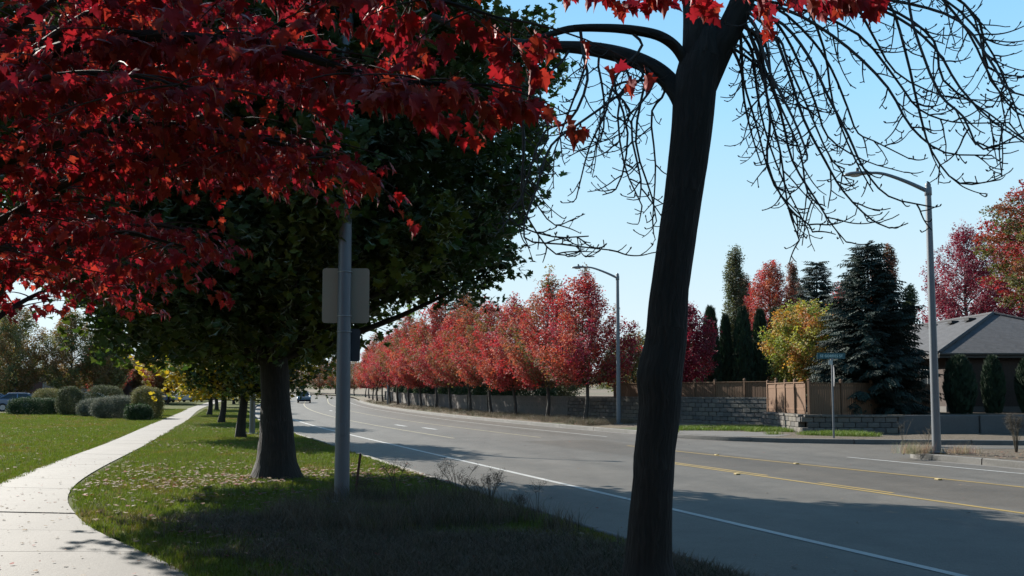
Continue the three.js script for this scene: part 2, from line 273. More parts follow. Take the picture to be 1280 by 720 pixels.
// ------------------------------------------------------------------ foliage shapes
function mapleLeaf(fold = 0.25, droop = 0.2, five = true) {          // unit-wide lobed blade in the xz plane, stalk at the origin, tip towards +z
  const o = five ? [[0, 0], [0.16, -0.04], [0.34, 0.02], [0.24, 0.2], [0.52, 0.3], [0.42, 0.42], [0.5, 0.58], [0.26, 0.5], [0.22, 0.7], [0.13, 0.72], [0, 1]] : [[0, 0], [0.3, 0.12], [0.48, 0.42], [0.22, 0.5], [0, 1]];
  const b = new Buf(), f = (x, z) => b.v(x, Math.abs(x) * fold - droop * z * z + 0.04 * Math.sin(9 * x + 5 * z), z, x + 0.5, z), mid = f(0, 0.38);
  for (const s of [1, -1]) { const r = o.map(([x, z]) => f(x * s, z)); for (let k = 0; k < r.length - 1; k++) s > 0 ? b.t(mid, r[k + 1], r[k]) : b.t(mid, r[k], r[k + 1]); }
  return b.geo();
}
function stalk(geo, len, r) { const t = tubeGeo([[0, 0.002, -len, r * 0.7], [0, -0.02 * len, -len * 0.5, r * 0.7], [0, 0, 0.1, r]], 3); const g = geo.clone(); return mergeGeometries([g, t]); }
const LEAFA = [stalk(mapleLeaf(0.25, 0.25), 0.5, 0.012), stalk(mapleLeaf(-0.2, 0.15), 0.5, 0.012), stalk(mapleLeaf(0.5, 0.4), 0.5, 0.012)];
function clump(n, R0, size, seed, five = false) {                   // a sprig: n leaves scattered in a ball of radius R0
  const r = RNG(seed), L = mapleLeaf(0.25, 0.25, five), gs = [], m = new THREE.Matrix4(), q = new THREE.Quaternion(), e = new THREE.Euler();
  for (let k = 0; k < n; k++) { e.set((r() - 0.5) * 2.2 + 0.5, r() * 6.28, (r() - 0.5) * 1.6); q.setFromEuler(e); const s = size * (0.7 + 0.6 * r()); m.compose(V3((r() - 0.5) * 2 * R0, (r() - 0.5) * 1.5 * R0, (r() - 0.5) * 2 * R0), q, V3(s, s, s)); gs.push(L.clone().applyMatrix4(m)); }
  return mergeGeometries(gs);
}
const CL = { big: clump(5, 0.17, 0.15, 11, true), mid: clump(7, 0.17, 0.10, 12), midB: clump(7, 0.2, 0.1, 13), far: clump(8, 0.34, 0.2, 14), fine: clump(10, 0.14, 0.055, 15), tiny: clump(12, 0.10, 0.035, 16) };
const SPRAY = (() => {                                              // conifer twig: flat fan of needled shoots along +z
  const b = new Buf(), r = RNG(5);
  for (let k = 0; k < 11; k++) { const z = k / 11 * 0.75, sd = k % 2 ? 1 : -1, L = 0.34 * (1 - z * 0.8), a = 0.7 + 0.3 * r(), x1 = sd * L * Math.sin(a), z1 = z + L * Math.cos(a), w = 0.055, y1 = -0.05 - 0.06 * r(); b.t(b.v(0, 0, z - 0.02), b.v(0, 0.02, z + 0.05), b.v(x1, y1, z1)); b.t(b.v(x1 * 0.3 - w, 0.02, z + 0.03), b.v(x1 * 0.7 + w, -0.05, z1 * 0.7 + z * 0.3), b.v(x1, y1, z1 + 0.05)); }
  b.t(b.v(-0.03, 0, 0.5), b.v(0.03, 0, 0.5), b.v(0, -0.05, 1)); return b.geo();
})();
const FROND = (() => { const b = new Buf(), r = RNG(6); for (let k = 0; k < 9; k++) { const a = r() * 6.28, t = r() * 0.5, x = Math.cos(a) * 0.12, z = Math.sin(a) * 0.12, h = 0.3 + 0.25 * r(), w = 0.03; b.t(b.v(x * t - w, k * 0.02, z * t), b.v(x * t + w, k * 0.02, z * t + w), b.v(x * 1.5, h, z * 1.5)); } return b.geo(); })();

const _m = new THREE.Matrix4(), _q = new THREE.Quaternion(), _e = new THREE.Euler();
function scatter(name, geo, mat, list, parent, seed) {              // list: {p:[x,y,z], s, c:[r,g,b], e?:[x,y,z]}
  const im = new THREE.InstancedMesh(geo, mat, list.length), r = RNG(seed), C = new THREE.Color();
  list.forEach((l, k) => { if (l.q) _q.copy(l.q); else { _e.set(...(l.e ?? [(r() - 0.5) * 1.6, r() * 6.28, (r() - 0.5) * 1.6])); _q.setFromEuler(_e); } const s = l.s; _m.compose(V3(...l.p), _q, Array.isArray(s) ? V3(...s) : V3(s, s, s)); im.setMatrixAt(k, _m); im.setColorAt(k, C.setRGB(...l.c)); });
  im.name = name; im.userData.kind = 'stuff'; parent.add(im); return im;
}
const PAL = {                                                       // leaf colours (linear), by chance of shoots
  red: [[0.40, 0.032, 0.042], [0.44, 0.055, 0.045], [0.31, 0.024, 0.05], [0.42, 0.10, 0.045], [0.163, 0.095, 0.034], [0.34, 0.034, 0.031]],
  crimson: [[0.258, 0.008, 0.034], [0.204, 0.008, 0.034], [0.286, 0.014, 0.034], [0.163, 0.01, 0.031]],
  redmix: [[0.40, 0.04, 0.045], [0.37, 0.09, 0.045], [0.15, 0.116, 0.031], [0.231, 0.102, 0.034], [0.408, 0.034, 0.031]],
  rust: [[0.231, 0.082, 0.027], [0.258, 0.048, 0.024], [0.15, 0.095, 0.027], [0.109, 0.102, 0.027]],
  orange: [[0.40, 0.22, 0.034], [0.36, 0.28, 0.041], [0.27, 0.27, 0.037], [0.394, 0.15, 0.037], [0.22, 0.27, 0.034], [0.30, 0.29, 0.036]],
  green: [[0.034, 0.068, 0.01], [0.041, 0.078, 0.011], [0.027, 0.058, 0.009], [0.054, 0.082, 0.01]],
  greenY: [[0.048, 0.088, 0.01], [0.109, 0.136, 0.012], [0.041, 0.075, 0.01], [0.245, 0.218, 0.014]],
  yellow: [[0.49, 0.34, 0.02], [0.422, 0.326, 0.02], [0.306, 0.286, 0.02], [0.136, 0.17, 0.017], [0.49, 0.272, 0.02]],
  olive: [[0.092, 0.104, 0.027], [0.122, 0.117, 0.031], [0.061, 0.086, 0.027], [0.196, 0.11, 0.036]],
  poplar: [[0.082, 0.102, 0.031], [0.102, 0.102, 0.034], [0.061, 0.082, 0.027]],
  copper: [[0.231, 0.075, 0.041], [0.177, 0.068, 0.041], [0.109, 0.095, 0.041]],
  spruce: [[0.015, 0.031, 0.024], [0.019, 0.035, 0.027], [0.012, 0.026, 0.02]],
  cedar: [[0.014, 0.031, 0.015], [0.018, 0.037, 0.018], [0.02, 0.041, 0.017]],
};
const tint = (c, r, v = 0.25) => { const k = 1 + v * (r() - 0.5) * 2; return [c[0] * k, c[1] * k * (1 + 0.15 * (r() - 0.5)), c[2] * k]; };
const ENV = {
  round: v => Math.sqrt(Math.max(0, 1 - (2 * v - 0.92) ** 2 / 1.17)),
  vase: v => v < 0.3 ? 0.62 + 1.27 * v : Math.pow(Math.max(0, (1 - v) / 0.7), 0.8),
  oval: v => Math.pow(Math.sin(Math.PI * Math.pow(clamp(v, 0, 1), 0.8)), 0.7),
  column: v => Math.min(1, 0.6 + 2 * v) * Math.pow(Math.max(0, 1 - v), 0.4),
};
// a broadleaf tree: tapered trunk, ascending limbs, leaves carried along the limbs' outer halves
function tree(name, label, group, o) {
  const t = thing(name, label, 'tree', group), r = RNG(o.seed), b = new Buf(), lb = new Buf(), env = ENV[o.shape ?? 'round'], cb = o.base, H = o.h, list = [];
  const lean = o.lean ?? [0, 0], ax = y => [lean[0] * y / H + 0.12 * Math.sin(y * 1.1 + o.seed), lean[1] * y / H + 0.12 * Math.cos(y * 0.9 + o.seed)];
  const tr = o.fine ? [[0, -0.12, 0, o.r * 2.1], [0, 0.1, 0, o.r * 1.62], [0, 0.32, 0, o.r * 1.3], [0, 0.75, 0, o.r * 1.1], ...[1.5, 2.6, 3.6, 4.8, 6, 7.5, 9].map(y => [...ax(y).slice(0, 1), y, ax(y)[1], o.r * Math.pow(1 - y / H / 1.03, 0.75)])] : []; if (!o.fine) for (let k = 0; k <= 14; k++) { const y = k / 14 * H * 0.93 - 0.12, a = ax(y); tr.push([k < 2 ? a[0] * k / 2 : a[0], y, k < 2 ? a[1] * k / 2 : a[1], Math.max(0.012, o.r * Math.pow(1 - k / 14.4, 0.8) * (k === 0 ? 1.45 : k === 1 ? 1.08 : 1))]); }
  tubeInto(b, o.fine ? refine(tr, 3) : tr, o.fine ? 20 : 8, o.fine ? 0.09 : 0.05, o.seed);
  const K = o.shoots; let spent = 0;
  for (let k = 0; k < K; k++) {
    const v = clamp((k + 0.5 + (r() - 0.5) * 0.8) / K, 0.005, 0.995), vv = o.shape === 'column' ? v : Math.pow(v, 0.85), y1 = cb + (H - cb) * vv + (o.shape === 'vase' ? 0.9 * (r() - 0.35) * vv : 0), rad = o.R * env(vv) * (0.72 + 0.32 * r()) + 0.03, a = k * 2.39996 + r() * 0.7;
    const sl = o.slope ?? 0.7, y0 = clamp(y1 - rad * sl - 0.4 * r(), Math.min(cb * 0.85, y1 - 0.1), H * 0.9), A0 = ax(y0), p0 = [A0[0], y0, A0[1]], p1 = [A0[0] + rad * Math.cos(a), y1, A0[1] + rad * Math.sin(a)];
    if (o.clear && p1[1] < o.clear(p1[0]) + 0.7) continue;
    const bend = o.bend ?? 0.25, pm = [lerp(p0[0], p1[0], 0.55), lerp(p0[1], p1[1], 0.55 - bend * 0.35), lerp(p0[2], p1[2], 0.55)], lr = o.r * (0.12 + 0.16 * (1 - vv)) + 0.006;
    tubeInto(lb, refine([[...p0, lr], [...pm, lr * 0.6], [...p1, 0.005]], 3), 4, 0, 1, false);
    const c0 = o.pal[Math.floor(r() * o.pal.length)], jr = o.puff ?? 0.5, n = Math.round(o.count / K * clamp(Math.hypot(rad, y1 - y0) / (0.62 * o.R + 0.25), 0.3, 2));
    for (let q = 0; q < n; q++) {
      const w = 0.28 + 0.78 * Math.pow(r(), 0.7), j = jr * (0.35 + 0.65 * Math.sin(Math.PI * clamp(w * 0.92, 0, 1))), P = [0, 1, 2].map(i => w < 0.55 ? lerp(p0[i], pm[i], w / 0.55) : lerp(pm[i], p1[i], (w - 0.55) / 0.45));
      const g = [gauss(r) * j * 0.55, gauss(r) * j * 0.5, gauss(r) * j * 0.55]; if (P[1] + g[1] < cb * (o.shape === 'vase' ? 0.88 : 0.72) || (o.clear && P[1] + g[1] < o.clear(P[0] + g[0]))) continue;
      list.push({ p: [P[0] + g[0], P[1] + g[1], P[2] + g[2]], s: (o.leafScale ?? 1) * (0.75 + 0.5 * r()), c: tint(r() < 0.8 ? c0 : o.pal[Math.floor(r() * o.pal.length)], r) });
    }
  }
  const tk = part('trunk', b.geo(), o.bark ?? M.barkGrey, t); part('limbs', lb.geo(), o.bark ?? M.barkGrey, t);
  scatter('crown', o.geo ?? CL.mid, o.mat ?? LEAF, list, t, o.seed + 1);
  t.position.set(o.x, o.y ?? rise(o.d) + 0.1, -o.d); t.rotation.y = o.turn ?? 0; return t;
}
function conifer(name, label, group, o) {                          // whorled, drooping boughs set with needle sprays
  const t = thing(name, label, 'tree', group), r = RNG(o.seed), b = new Buf(), lb = new Buf(), list = [];
  tubeInto(b, [[0, -0.1, 0, o.r * 1.3], [0, 0.3, 0, o.r], [0.03, o.h * 0.5, 0, o.r * 0.55], [0, o.h, 0, 0.012]], 7);
  const W = o.whorls; for (let k = 0; k < W; k++) {
    const v = k / (W - 1), y = lerp(o.base, o.h * 0.985, v), L = o.R * (Math.pow(1 - v, 0.85) * (0.82 + 0.3 * r()) + 0.03) * (v < 0.12 ? 0.8 + v : 1), n = 6 + Math.floor(r() * 3);
    for (let q = 0; q < n; q++) {
      const a = (q + r() * 0.6) / n * 6.28 + k * 1.1, l = L * (0.7 + 0.45 * r()), up = lerp(-0.22, 0.6, Math.pow(v, 1.3)), e = [Math.cos(a) * l, y + up * l + 0.1 * l, Math.sin(a) * l], m = [e[0] * 0.5, y + up * l * 0.5 - 0.04 * l, e[2] * 0.5];
      tubeInto(lb, [[0, y, 0, 0.03 * (1 - v) + 0.008], [...m, 0.015], [...e, 0.004]], 4, 0, 1, false);
      const ns = Math.max(3, Math.round(l / 0.13 * (o.dense ?? 1)));
      for (let z = 0; z < ns; z++) { const w = 0.12 + 0.9 * (z + r()) / ns, P = [0, 1, 2].map(i => w < 0.5 ? lerp([0, y, 0][i], m[i], w * 2) : lerp(m[i], e[i], w * 2 - 1)), s = (o.leafScale ?? 1) * (0.3 + 0.28 * r()); P[1] += 0.12 * (r() - 0.6); list.push({ p: P, s, c: tint(o.pal[Math.floor(r() * o.pal.length)], r), e: [up * -0.5 + 0.25 + 0.4 * (r() - 0.5), Math.PI / 2 - a + (r() - 0.5) * 1.5, (r() - 0.5) * 1.2] }); }
    }
  }
  part('trunk', b.geo(), M.barkGrey, t); part('boughs', lb.geo(), M.barkGrey, t); scatter('needles', SPRAY, NEEDLE, list, t, o.seed + 1);
  t.position.set(o.x, o.y ?? rise(o.d) + 0.1, -o.d); return t;
}
function cypress(name, label, category, group, o) {                 // dense clipped-looking column or mound; foliage on and under its whole skin
  const t = thing(name, label, category, group), r = RNG(o.seed), list = [], env = o.env ?? (v => Math.min(1, 0.72 + 1.2 * v) * Math.pow(1 - v, 0.42));
  part('stem', tubeGeo([[0, -0.05, 0, 0.07], [0, o.h * 0.5, 0, 0.05], [0, o.h * 0.9, 0, 0.01]], 6), M.barkGrey, t);
  for (let k = 0; k < o.count; k++) { const v = o.env ? r() : 1 - Math.pow(1 - r(), 0.9), a = r() * 6.28, lump = 1 + 0.16 * (fbm(Math.cos(a) * 1.6 + o.seed, Math.sin(a) * 1.6 + v * o.h * 1.1, 3) - 0.5) * 2, rr = o.R * env(v) * lump * (0.55 + 0.45 * Math.pow(r(), 0.35)); list.push({ p: [rr * Math.cos(a) * (o.wide ?? 1), v * o.h * 0.97, rr * Math.sin(a)], s: (o.leafScale ?? 1) * (0.7 + 0.5 * r()), c: tint(o.pal[Math.floor(r() * o.pal.length)], r), e: [0.35 * (r() - 0.5), r() * 6.28, 0.35 * (r() - 0.5)] }); }
  scatter('foliage', o.geo ?? FROND, o.mat ?? NEEDLE, list, t, o.seed + 1);
  t.position.set(o.x, o.y ?? rise(o.d) + 0.1, -o.d); t.rotation.y = o.turn ?? 0; return t;
}
function boxHedge(name, label, group, o) {                          // clipped block: leaves over a rounded box
  const t = thing(name, label, 'shrub', group), r = RNG(o.seed), list = [], pw = o.pw ?? 6;
  for (let k = 0; k < o.count; k++) { const u = V3(gauss(r), gauss(r), gauss(r)).normalize(), m = 1 / Math.pow(Math.abs(u.x) ** pw + Math.abs(u.y) ** pw + Math.abs(u.z) ** pw, 1 / pw), l = (0.72 + 0.28 * Math.pow(r(), 0.3)) * m * (1 + 0.1 * (fbm(u.x * 3 + o.seed, u.z * 3 + u.y * 2 + 9, 3) - 0.5) * 2); list.push({ p: [u.x * l * o.w / 2, o.h / 2 + u.y * l * o.h / 2, u.z * l * o.l / 2], s: (o.leafScale ?? 1) * (0.7 + 0.6 * r()), c: tint(o.pal[Math.floor(r() * o.pal.length)], r, 0.3) }); }
  const b = new Buf(); for (let k = 0; k < 5; k++) { const x = (r() - 0.5) * o.w * 0.5, z = (r() - 0.5) * o.l * 0.5; tubeInto(b, [[x * 0.6, -0.05, z * 0.6, 0.025], [x, o.h * 0.4, z, 0.018], [x * 1.3, o.h * 0.75, z * 1.3, 0.006]], 4); }
  part('stems', b.geo(), M.barkGrey, t); scatter('foliage', o.geo ?? CL.fine, o.mat ?? leafMat(0.3), list, t, o.seed + 1);
  t.position.set(o.x, o.y ?? rise(o.d) + 0.12, -o.d); t.rotation.y = o.turn ?? 0; return t;
}
const BARE = {
trunk:[[1.07,0.13,-7.00,0.205],[1.07,0.34,-7.00,0.182],[1.10,0.80,-7.00,0.164],[1.13,1.21,-7.00,0.158],[1.17,1.53,-7.00,0.162],[1.17,1.78,-7.00,0.180],[1.22,2.04,-7.00,0.163],[1.25,2.36,-7.00,0.157],[1.29,2.68,-7.00,0.151],[1.37,3.20,-7.00,0.149],[1.42,3.53,-7.00,0.160],[1.46,3.86,-7.00,0.165],[1.50,4.19,-7.00,0.170],[1.55,4.39,-7.00,0.168],[1.57,4.56,-7.00,0.140],[1.58,4.71,-7.00,0.070]],
leaderA:[[1.48,4.02,-7.00,0.130],[1.51,4.32,-7.00,0.138],[1.53,4.59,-7.00,0.135],[1.52,4.93,-7.00,0.125],[1.50,5.40,-7.00,0.110],[1.49,6.22,-7.10,0.090],[1.57,7.07,-7.20,0.060]],
leaderB:[[1.51,4.02,-7.00,0.110],[1.62,4.29,-7.00,0.118],[1.72,4.50,-6.95,0.110],[1.84,4.75,-6.90,0.100],[1.95,5.10,-6.80,0.085],[2.09,5.64,-6.60,0.060],[2.29,6.29,-6.50,0.030]],
limbA:[[1.42,3.92,-7.00,0.085],[1.33,4.16,-7.08,0.079],[1.19,4.34,-7.16,0.073],[0.98,4.47,-7.23,0.067],[0.75,4.56,-7.31,0.061],[0.52,4.62,-7.39,0.054],[0.28,4.66,-7.47,0.048],[0.00,4.72,-7.54,0.042],[-0.36,4.84,-7.62,0.036],[-0.72,5.03,-7.70,0.030]],
limbB:[[1.45,4.27,-7.00,0.050],[1.33,4.44,-6.95,0.045],[1.20,4.51,-6.90,0.041],[0.99,4.54,-6.85,0.037],[0.73,4.54,-6.80,0.032],[0.45,4.51,-6.75,0.028],[0.23,4.42,-6.70,0.023],[0.06,4.34,-6.65,0.019],[-0.11,4.22,-6.60,0.014]],
droops:[[[1.84,4.61,-6.90,0.013],[1.95,4.50,-6.87,0.012],[2.00,4.26,-6.83,0.011],[2.02,3.92,-6.80,0.009],[2.10,3.53,-6.77,0.008],[2.14,3.08,-6.73,0.006],[2.21,2.82,-6.70,0.005]],
[[1.88,4.67,-6.80,0.013],[2.04,4.48,-6.73,0.012],[2.14,4.13,-6.66,0.011],[2.23,3.73,-6.59,0.010],[2.35,3.40,-6.51,0.009],[2.46,3.14,-6.44,0.007],[2.64,2.91,-6.37,0.006],[2.73,2.84,-6.30,0.005]],
[[1.91,4.70,-6.80,0.013],[2.12,4.52,-6.69,0.012],[2.27,4.22,-6.57,0.011],[2.37,3.87,-6.46,0.010],[2.47,3.53,-6.34,0.009],[2.53,3.26,-6.23,0.007],[2.65,3.03,-6.11,0.006],[2.90,2.93,-6.00,0.005]],
[[1.94,4.77,-6.80,0.013],[2.23,4.56,-6.62,0.012],[2.52,4.23,-6.43,0.011],[2.73,3.86,-6.25,0.009],[2.81,3.51,-6.07,0.008],[2.94,3.28,-5.88,0.006],[3.16,3.21,-5.70,0.005]],
[[1.97,4.83,-6.80,0.013],[2.48,4.72,-6.63,0.012],[2.90,4.49,-6.47,0.011],[3.11,4.17,-6.30,0.009],[3.19,3.82,-6.13,0.008],[3.32,3.53,-5.97,0.006],[3.46,3.31,-5.80,0.005]],
[[1.98,4.96,-6.80,0.013],[2.76,4.92,-6.70,0.012],[3.34,4.68,-6.60,0.010],[3.58,4.32,-6.50,0.008],[3.69,3.91,-6.40,0.007],[3.72,3.58,-6.30,0.005]],
[[1.77,4.42,-6.90,0.013],[1.86,4.28,-6.98,0.011],[1.90,4.04,-7.05,0.009],[1.98,3.76,-7.12,0.007],[2.07,3.55,-7.20,0.005]],
[[2.27,5.17,-6.70,0.013],[2.61,4.94,-6.63,0.012],[2.88,4.66,-6.56,0.011],[2.97,4.25,-6.49,0.010],[3.03,3.73,-6.41,0.009],[3.08,3.41,-6.34,0.007],[3.24,3.16,-6.27,0.006],[3.49,3.17,-6.20,0.005]],
[[1.87,4.65,-6.90,0.013],[2.01,4.38,-6.97,0.012],[2.19,3.93,-7.03,0.011],[2.30,3.55,-7.10,0.009],[2.51,3.24,-7.17,0.008],[2.66,3.04,-7.23,0.006],[2.80,2.91,-7.30,0.005]],
[[2.04,5.16,-6.80,0.013],[2.33,4.89,-6.92,0.012],[2.56,4.47,-7.04,0.010],[2.67,4.04,-7.16,0.008],[2.89,3.60,-7.28,0.007],[3.08,3.36,-7.40,0.005]],
[[2.77,5.24,-6.70,0.013],[3.28,4.87,-6.74,0.012],[3.61,4.50,-6.78,0.010],[3.81,4.12,-6.82,0.008],[4.01,3.88,-6.86,0.007],[4.22,3.82,-6.90,0.005]],
[[1.94,4.78,-6.90,0.013],[2.16,4.71,-7.05,0.012],[2.35,4.54,-7.20,0.011],[2.59,4.11,-7.35,0.009],[2.74,3.87,-7.50,0.008],[3.11,3.70,-7.65,0.006],[3.53,3.63,-7.80,0.005]],
[[1.90,4.68,-6.90,0.013],[2.00,4.39,-6.76,0.012],[2.01,3.99,-6.62,0.010],[2.16,3.45,-6.48,0.008],[2.16,3.11,-6.34,0.007],[2.23,2.95,-6.20,0.005]],
[[2.04,5.03,-6.80,0.013],[2.67,4.96,-6.94,0.012],[2.97,4.62,-7.08,0.010],[3.22,4.34,-7.22,0.008],[3.69,4.18,-7.36,0.007],[4.11,4.19,-7.50,0.005]],
[[1.84,4.55,-6.90,0.013],[1.97,4.44,-7.04,0.012],[2.04,4.19,-7.18,0.010],[2.14,3.89,-7.32,0.008],[2.33,3.48,-7.46,0.007],[2.58,3.08,-7.60,0.005]],
[[1.14,4.37,-7.17,0.013],[1.11,4.23,-7.18,0.011],[1.03,3.73,-7.19,0.009],[1.16,3.27,-7.20,0.007],[1.20,3.07,-7.22,0.005]],
[[0.97,4.48,-7.24,0.013],[0.86,4.34,-7.28,0.011],[0.98,3.84,-7.31,0.009],[0.88,3.37,-7.35,0.007],[0.77,3.33,-7.39,0.005]],
[[0.93,4.54,-6.84,0.013],[1.04,4.42,-6.85,0.012],[0.84,4.18,-6.86,0.010],[0.74,3.86,-6.87,0.008],[0.62,3.61,-6.88,0.007],[0.51,3.19,-6.90,0.005]],
[[0.54,4.52,-6.77,0.013],[0.56,4.30,-6.74,0.012],[0.59,4.09,-6.72,0.011],[0.44,3.75,-6.70,0.010],[0.26,3.67,-6.67,0.009],[0.07,3.14,-6.65,0.008],[-0.02,2.97,-6.62,0.007],[0.31,2.83,-6.60,0.006],[0.58,2.83,-6.58,0.005]],
[[0.65,4.58,-7.34,0.013],[0.62,4.41,-7.27,0.011],[0.46,3.95,-7.20,0.008],[0.31,3.53,-7.13,0.005]],
[[0.09,4.35,-6.66,0.013],[-0.02,4.26,-6.74,0.012],[0.07,3.96,-6.82,0.011],[0.09,3.53,-6.89,0.010],[0.08,3.17,-6.97,0.009],[0.16,3.01,-7.05,0.007],[0.36,2.78,-7.13,0.006],[0.60,2.82,-7.21,0.005]],
[[1.14,4.37,-7.17,0.013],[1.27,4.15,-7.16,0.011],[1.16,3.98,-7.14,0.009],[1.18,3.52,-7.12,0.007],[1.15,3.06,-7.11,0.005]],
[[0.97,4.48,-7.24,0.013],[1.09,4.27,-7.12,0.011],[0.88,4.05,-7.00,0.009],[0.89,3.46,-6.87,0.007],[1.01,3.10,-6.75,0.005]],
[[0.51,4.62,-7.39,0.013],[0.42,4.46,-7.32,0.011],[0.23,4.25,-7.24,0.009],[0.30,3.75,-7.17,0.007],[-0.01,3.35,-7.09,0.005]],
[[1.84,4.61,-6.90,0.013],[1.98,4.48,-6.80,0.012],[2.08,4.41,-6.69,0.011],[2.12,4.17,-6.59,0.009],[2.22,3.81,-6.49,0.008],[2.37,3.35,-6.39,0.006],[2.41,3.27,-6.28,0.005]],
[[1.91,4.70,-6.80,0.013],[2.08,4.71,-6.80,0.012],[2.39,4.43,-6.80,0.011],[2.53,4.20,-6.80,0.010],[2.65,3.90,-6.81,0.009],[2.73,3.69,-6.81,0.007],[2.85,3.63,-6.81,0.006],[3.12,3.49,-6.81,0.005]],
[[1.97,4.83,-6.80,0.013],[2.51,4.67,-6.50,0.012],[2.88,4.46,-6.19,0.011],[3.08,4.20,-5.89,0.009],[3.14,3.76,-5.59,0.008],[3.08,3.49,-5.29,0.006],[3.26,3.32,-4.98,0.005]],
[[1.77,4.42,-6.90,0.013],[1.91,4.55,-7.19,0.011],[2.20,4.45,-7.48,0.009],[2.46,4.30,-7.76,0.007],[2.61,4.45,-8.05,0.005]],
[[1.87,4.65,-6.90,0.013],[1.97,4.26,-6.83,0.012],[2.02,3.78,-6.75,0.011],[1.97,3.42,-6.68,0.009],[2.11,3.05,-6.61,0.008],[2.23,2.91,-6.54,0.006],[2.23,2.84,-6.46,0.005]],
[[2.77,5.24,-6.70,0.013],[3.30,5.00,-6.86,0.012],[3.83,4.70,-7.02,0.010],[3.98,4.36,-7.18,0.008],[4.44,4.33,-7.34,0.007],[4.71,4.32,-7.50,0.005]],
[[1.90,4.68,-6.90,0.013],[1.89,4.49,-6.65,0.012],[1.93,4.02,-6.41,0.010],[2.01,3.60,-6.16,0.008],[2.02,3.27,-5.92,0.007],[1.91,3.15,-5.67,0.005]],
[[1.84,4.55,-6.90,0.013],[1.87,4.36,-6.98,0.012],[1.90,4.21,-7.06,0.010],[2.02,3.87,-7.14,0.008],[2.18,3.37,-7.21,0.007],[2.42,3.13,-7.29,0.005]],
[[1.94,4.77,-6.80,0.013],[2.21,4.70,-6.76,0.012],[2.71,4.45,-6.71,0.011],[2.99,4.06,-6.67,0.009],[3.13,3.82,-6.62,0.008],[3.36,3.71,-6.58,0.006],[3.76,3.69,-6.53,0.005]],
[[1.97,4.83,-6.80,0.013],[2.47,4.79,-6.67,0.012],[2.95,4.54,-6.53,0.011],[3.15,4.27,-6.40,0.009],[3.14,3.92,-6.26,0.008],[3.39,3.63,-6.13,0.006],[3.56,3.39,-5.99,0.005]],
[[1.98,4.96,-6.80,0.013],[2.88,5.06,-6.83,0.012],[3.47,4.89,-6.85,0.010],[3.72,4.65,-6.88,0.008],[3.84,4.16,-6.91,0.007],[4.10,3.90,-6.93,0.005]],
[[1.77,4.42,-6.90,0.013],[1.97,4.36,-7.04,0.011],[2.16,4.26,-7.19,0.009],[2.23,4.18,-7.33,0.007],[2.55,4.10,-7.47,0.005]],
[[2.27,5.17,-6.70,0.013],[2.61,4.88,-6.50,0.012],[2.88,4.67,-6.31,0.011],[2.86,4.27,-6.11,0.010],[2.94,3.69,-5.91,0.009],[2.99,3.48,-5.72,0.007],[3.01,3.20,-5.52,0.006],[3.17,3.26,-5.33,0.005]],
[[1.09,4.40,-7.19,0.013],[1.16,4.18,-6.99,0.011],[0.94,3.78,-6.79,0.009],[0.98,3.26,-6.59,0.007],[0.94,3.07,-6.39,0.005]],
[[0.84,4.53,-7.28,0.013],[0.74,4.51,-7.30,0.011],[0.78,4.14,-7.31,0.009],[0.75,3.79,-7.32,0.007],[0.63,3.71,-7.34,0.005]],
[[1.20,4.32,-7.15,0.013],[1.20,4.25,-7.11,0.011],[0.82,4.16,-7.07,0.009],[0.96,3.95,-7.03,0.007],[0.85,3.65,-6.99,0.005]],
[[0.82,4.53,-7.29,0.013],[0.98,4.23,-7.12,0.012],[0.56,3.83,-6.96,0.011],[0.31,3.59,-6.79,0.010],[0.19,3.21,-6.62,0.009],[0.09,2.80,-6.46,0.007],[0.35,2.72,-6.29,0.006],[0.68,2.65,-6.12,0.005]],
[[0.03,4.71,-7.54,0.013],[-0.06,4.61,-7.53,0.012],[0.03,4.27,-7.52,0.011],[0.11,3.85,-7.51,0.010],[0.09,3.43,-7.50,0.009],[0.18,3.32,-7.50,0.007],[0.37,3.09,-7.49,0.006],[0.55,3.15,-7.48,0.005]]]
};
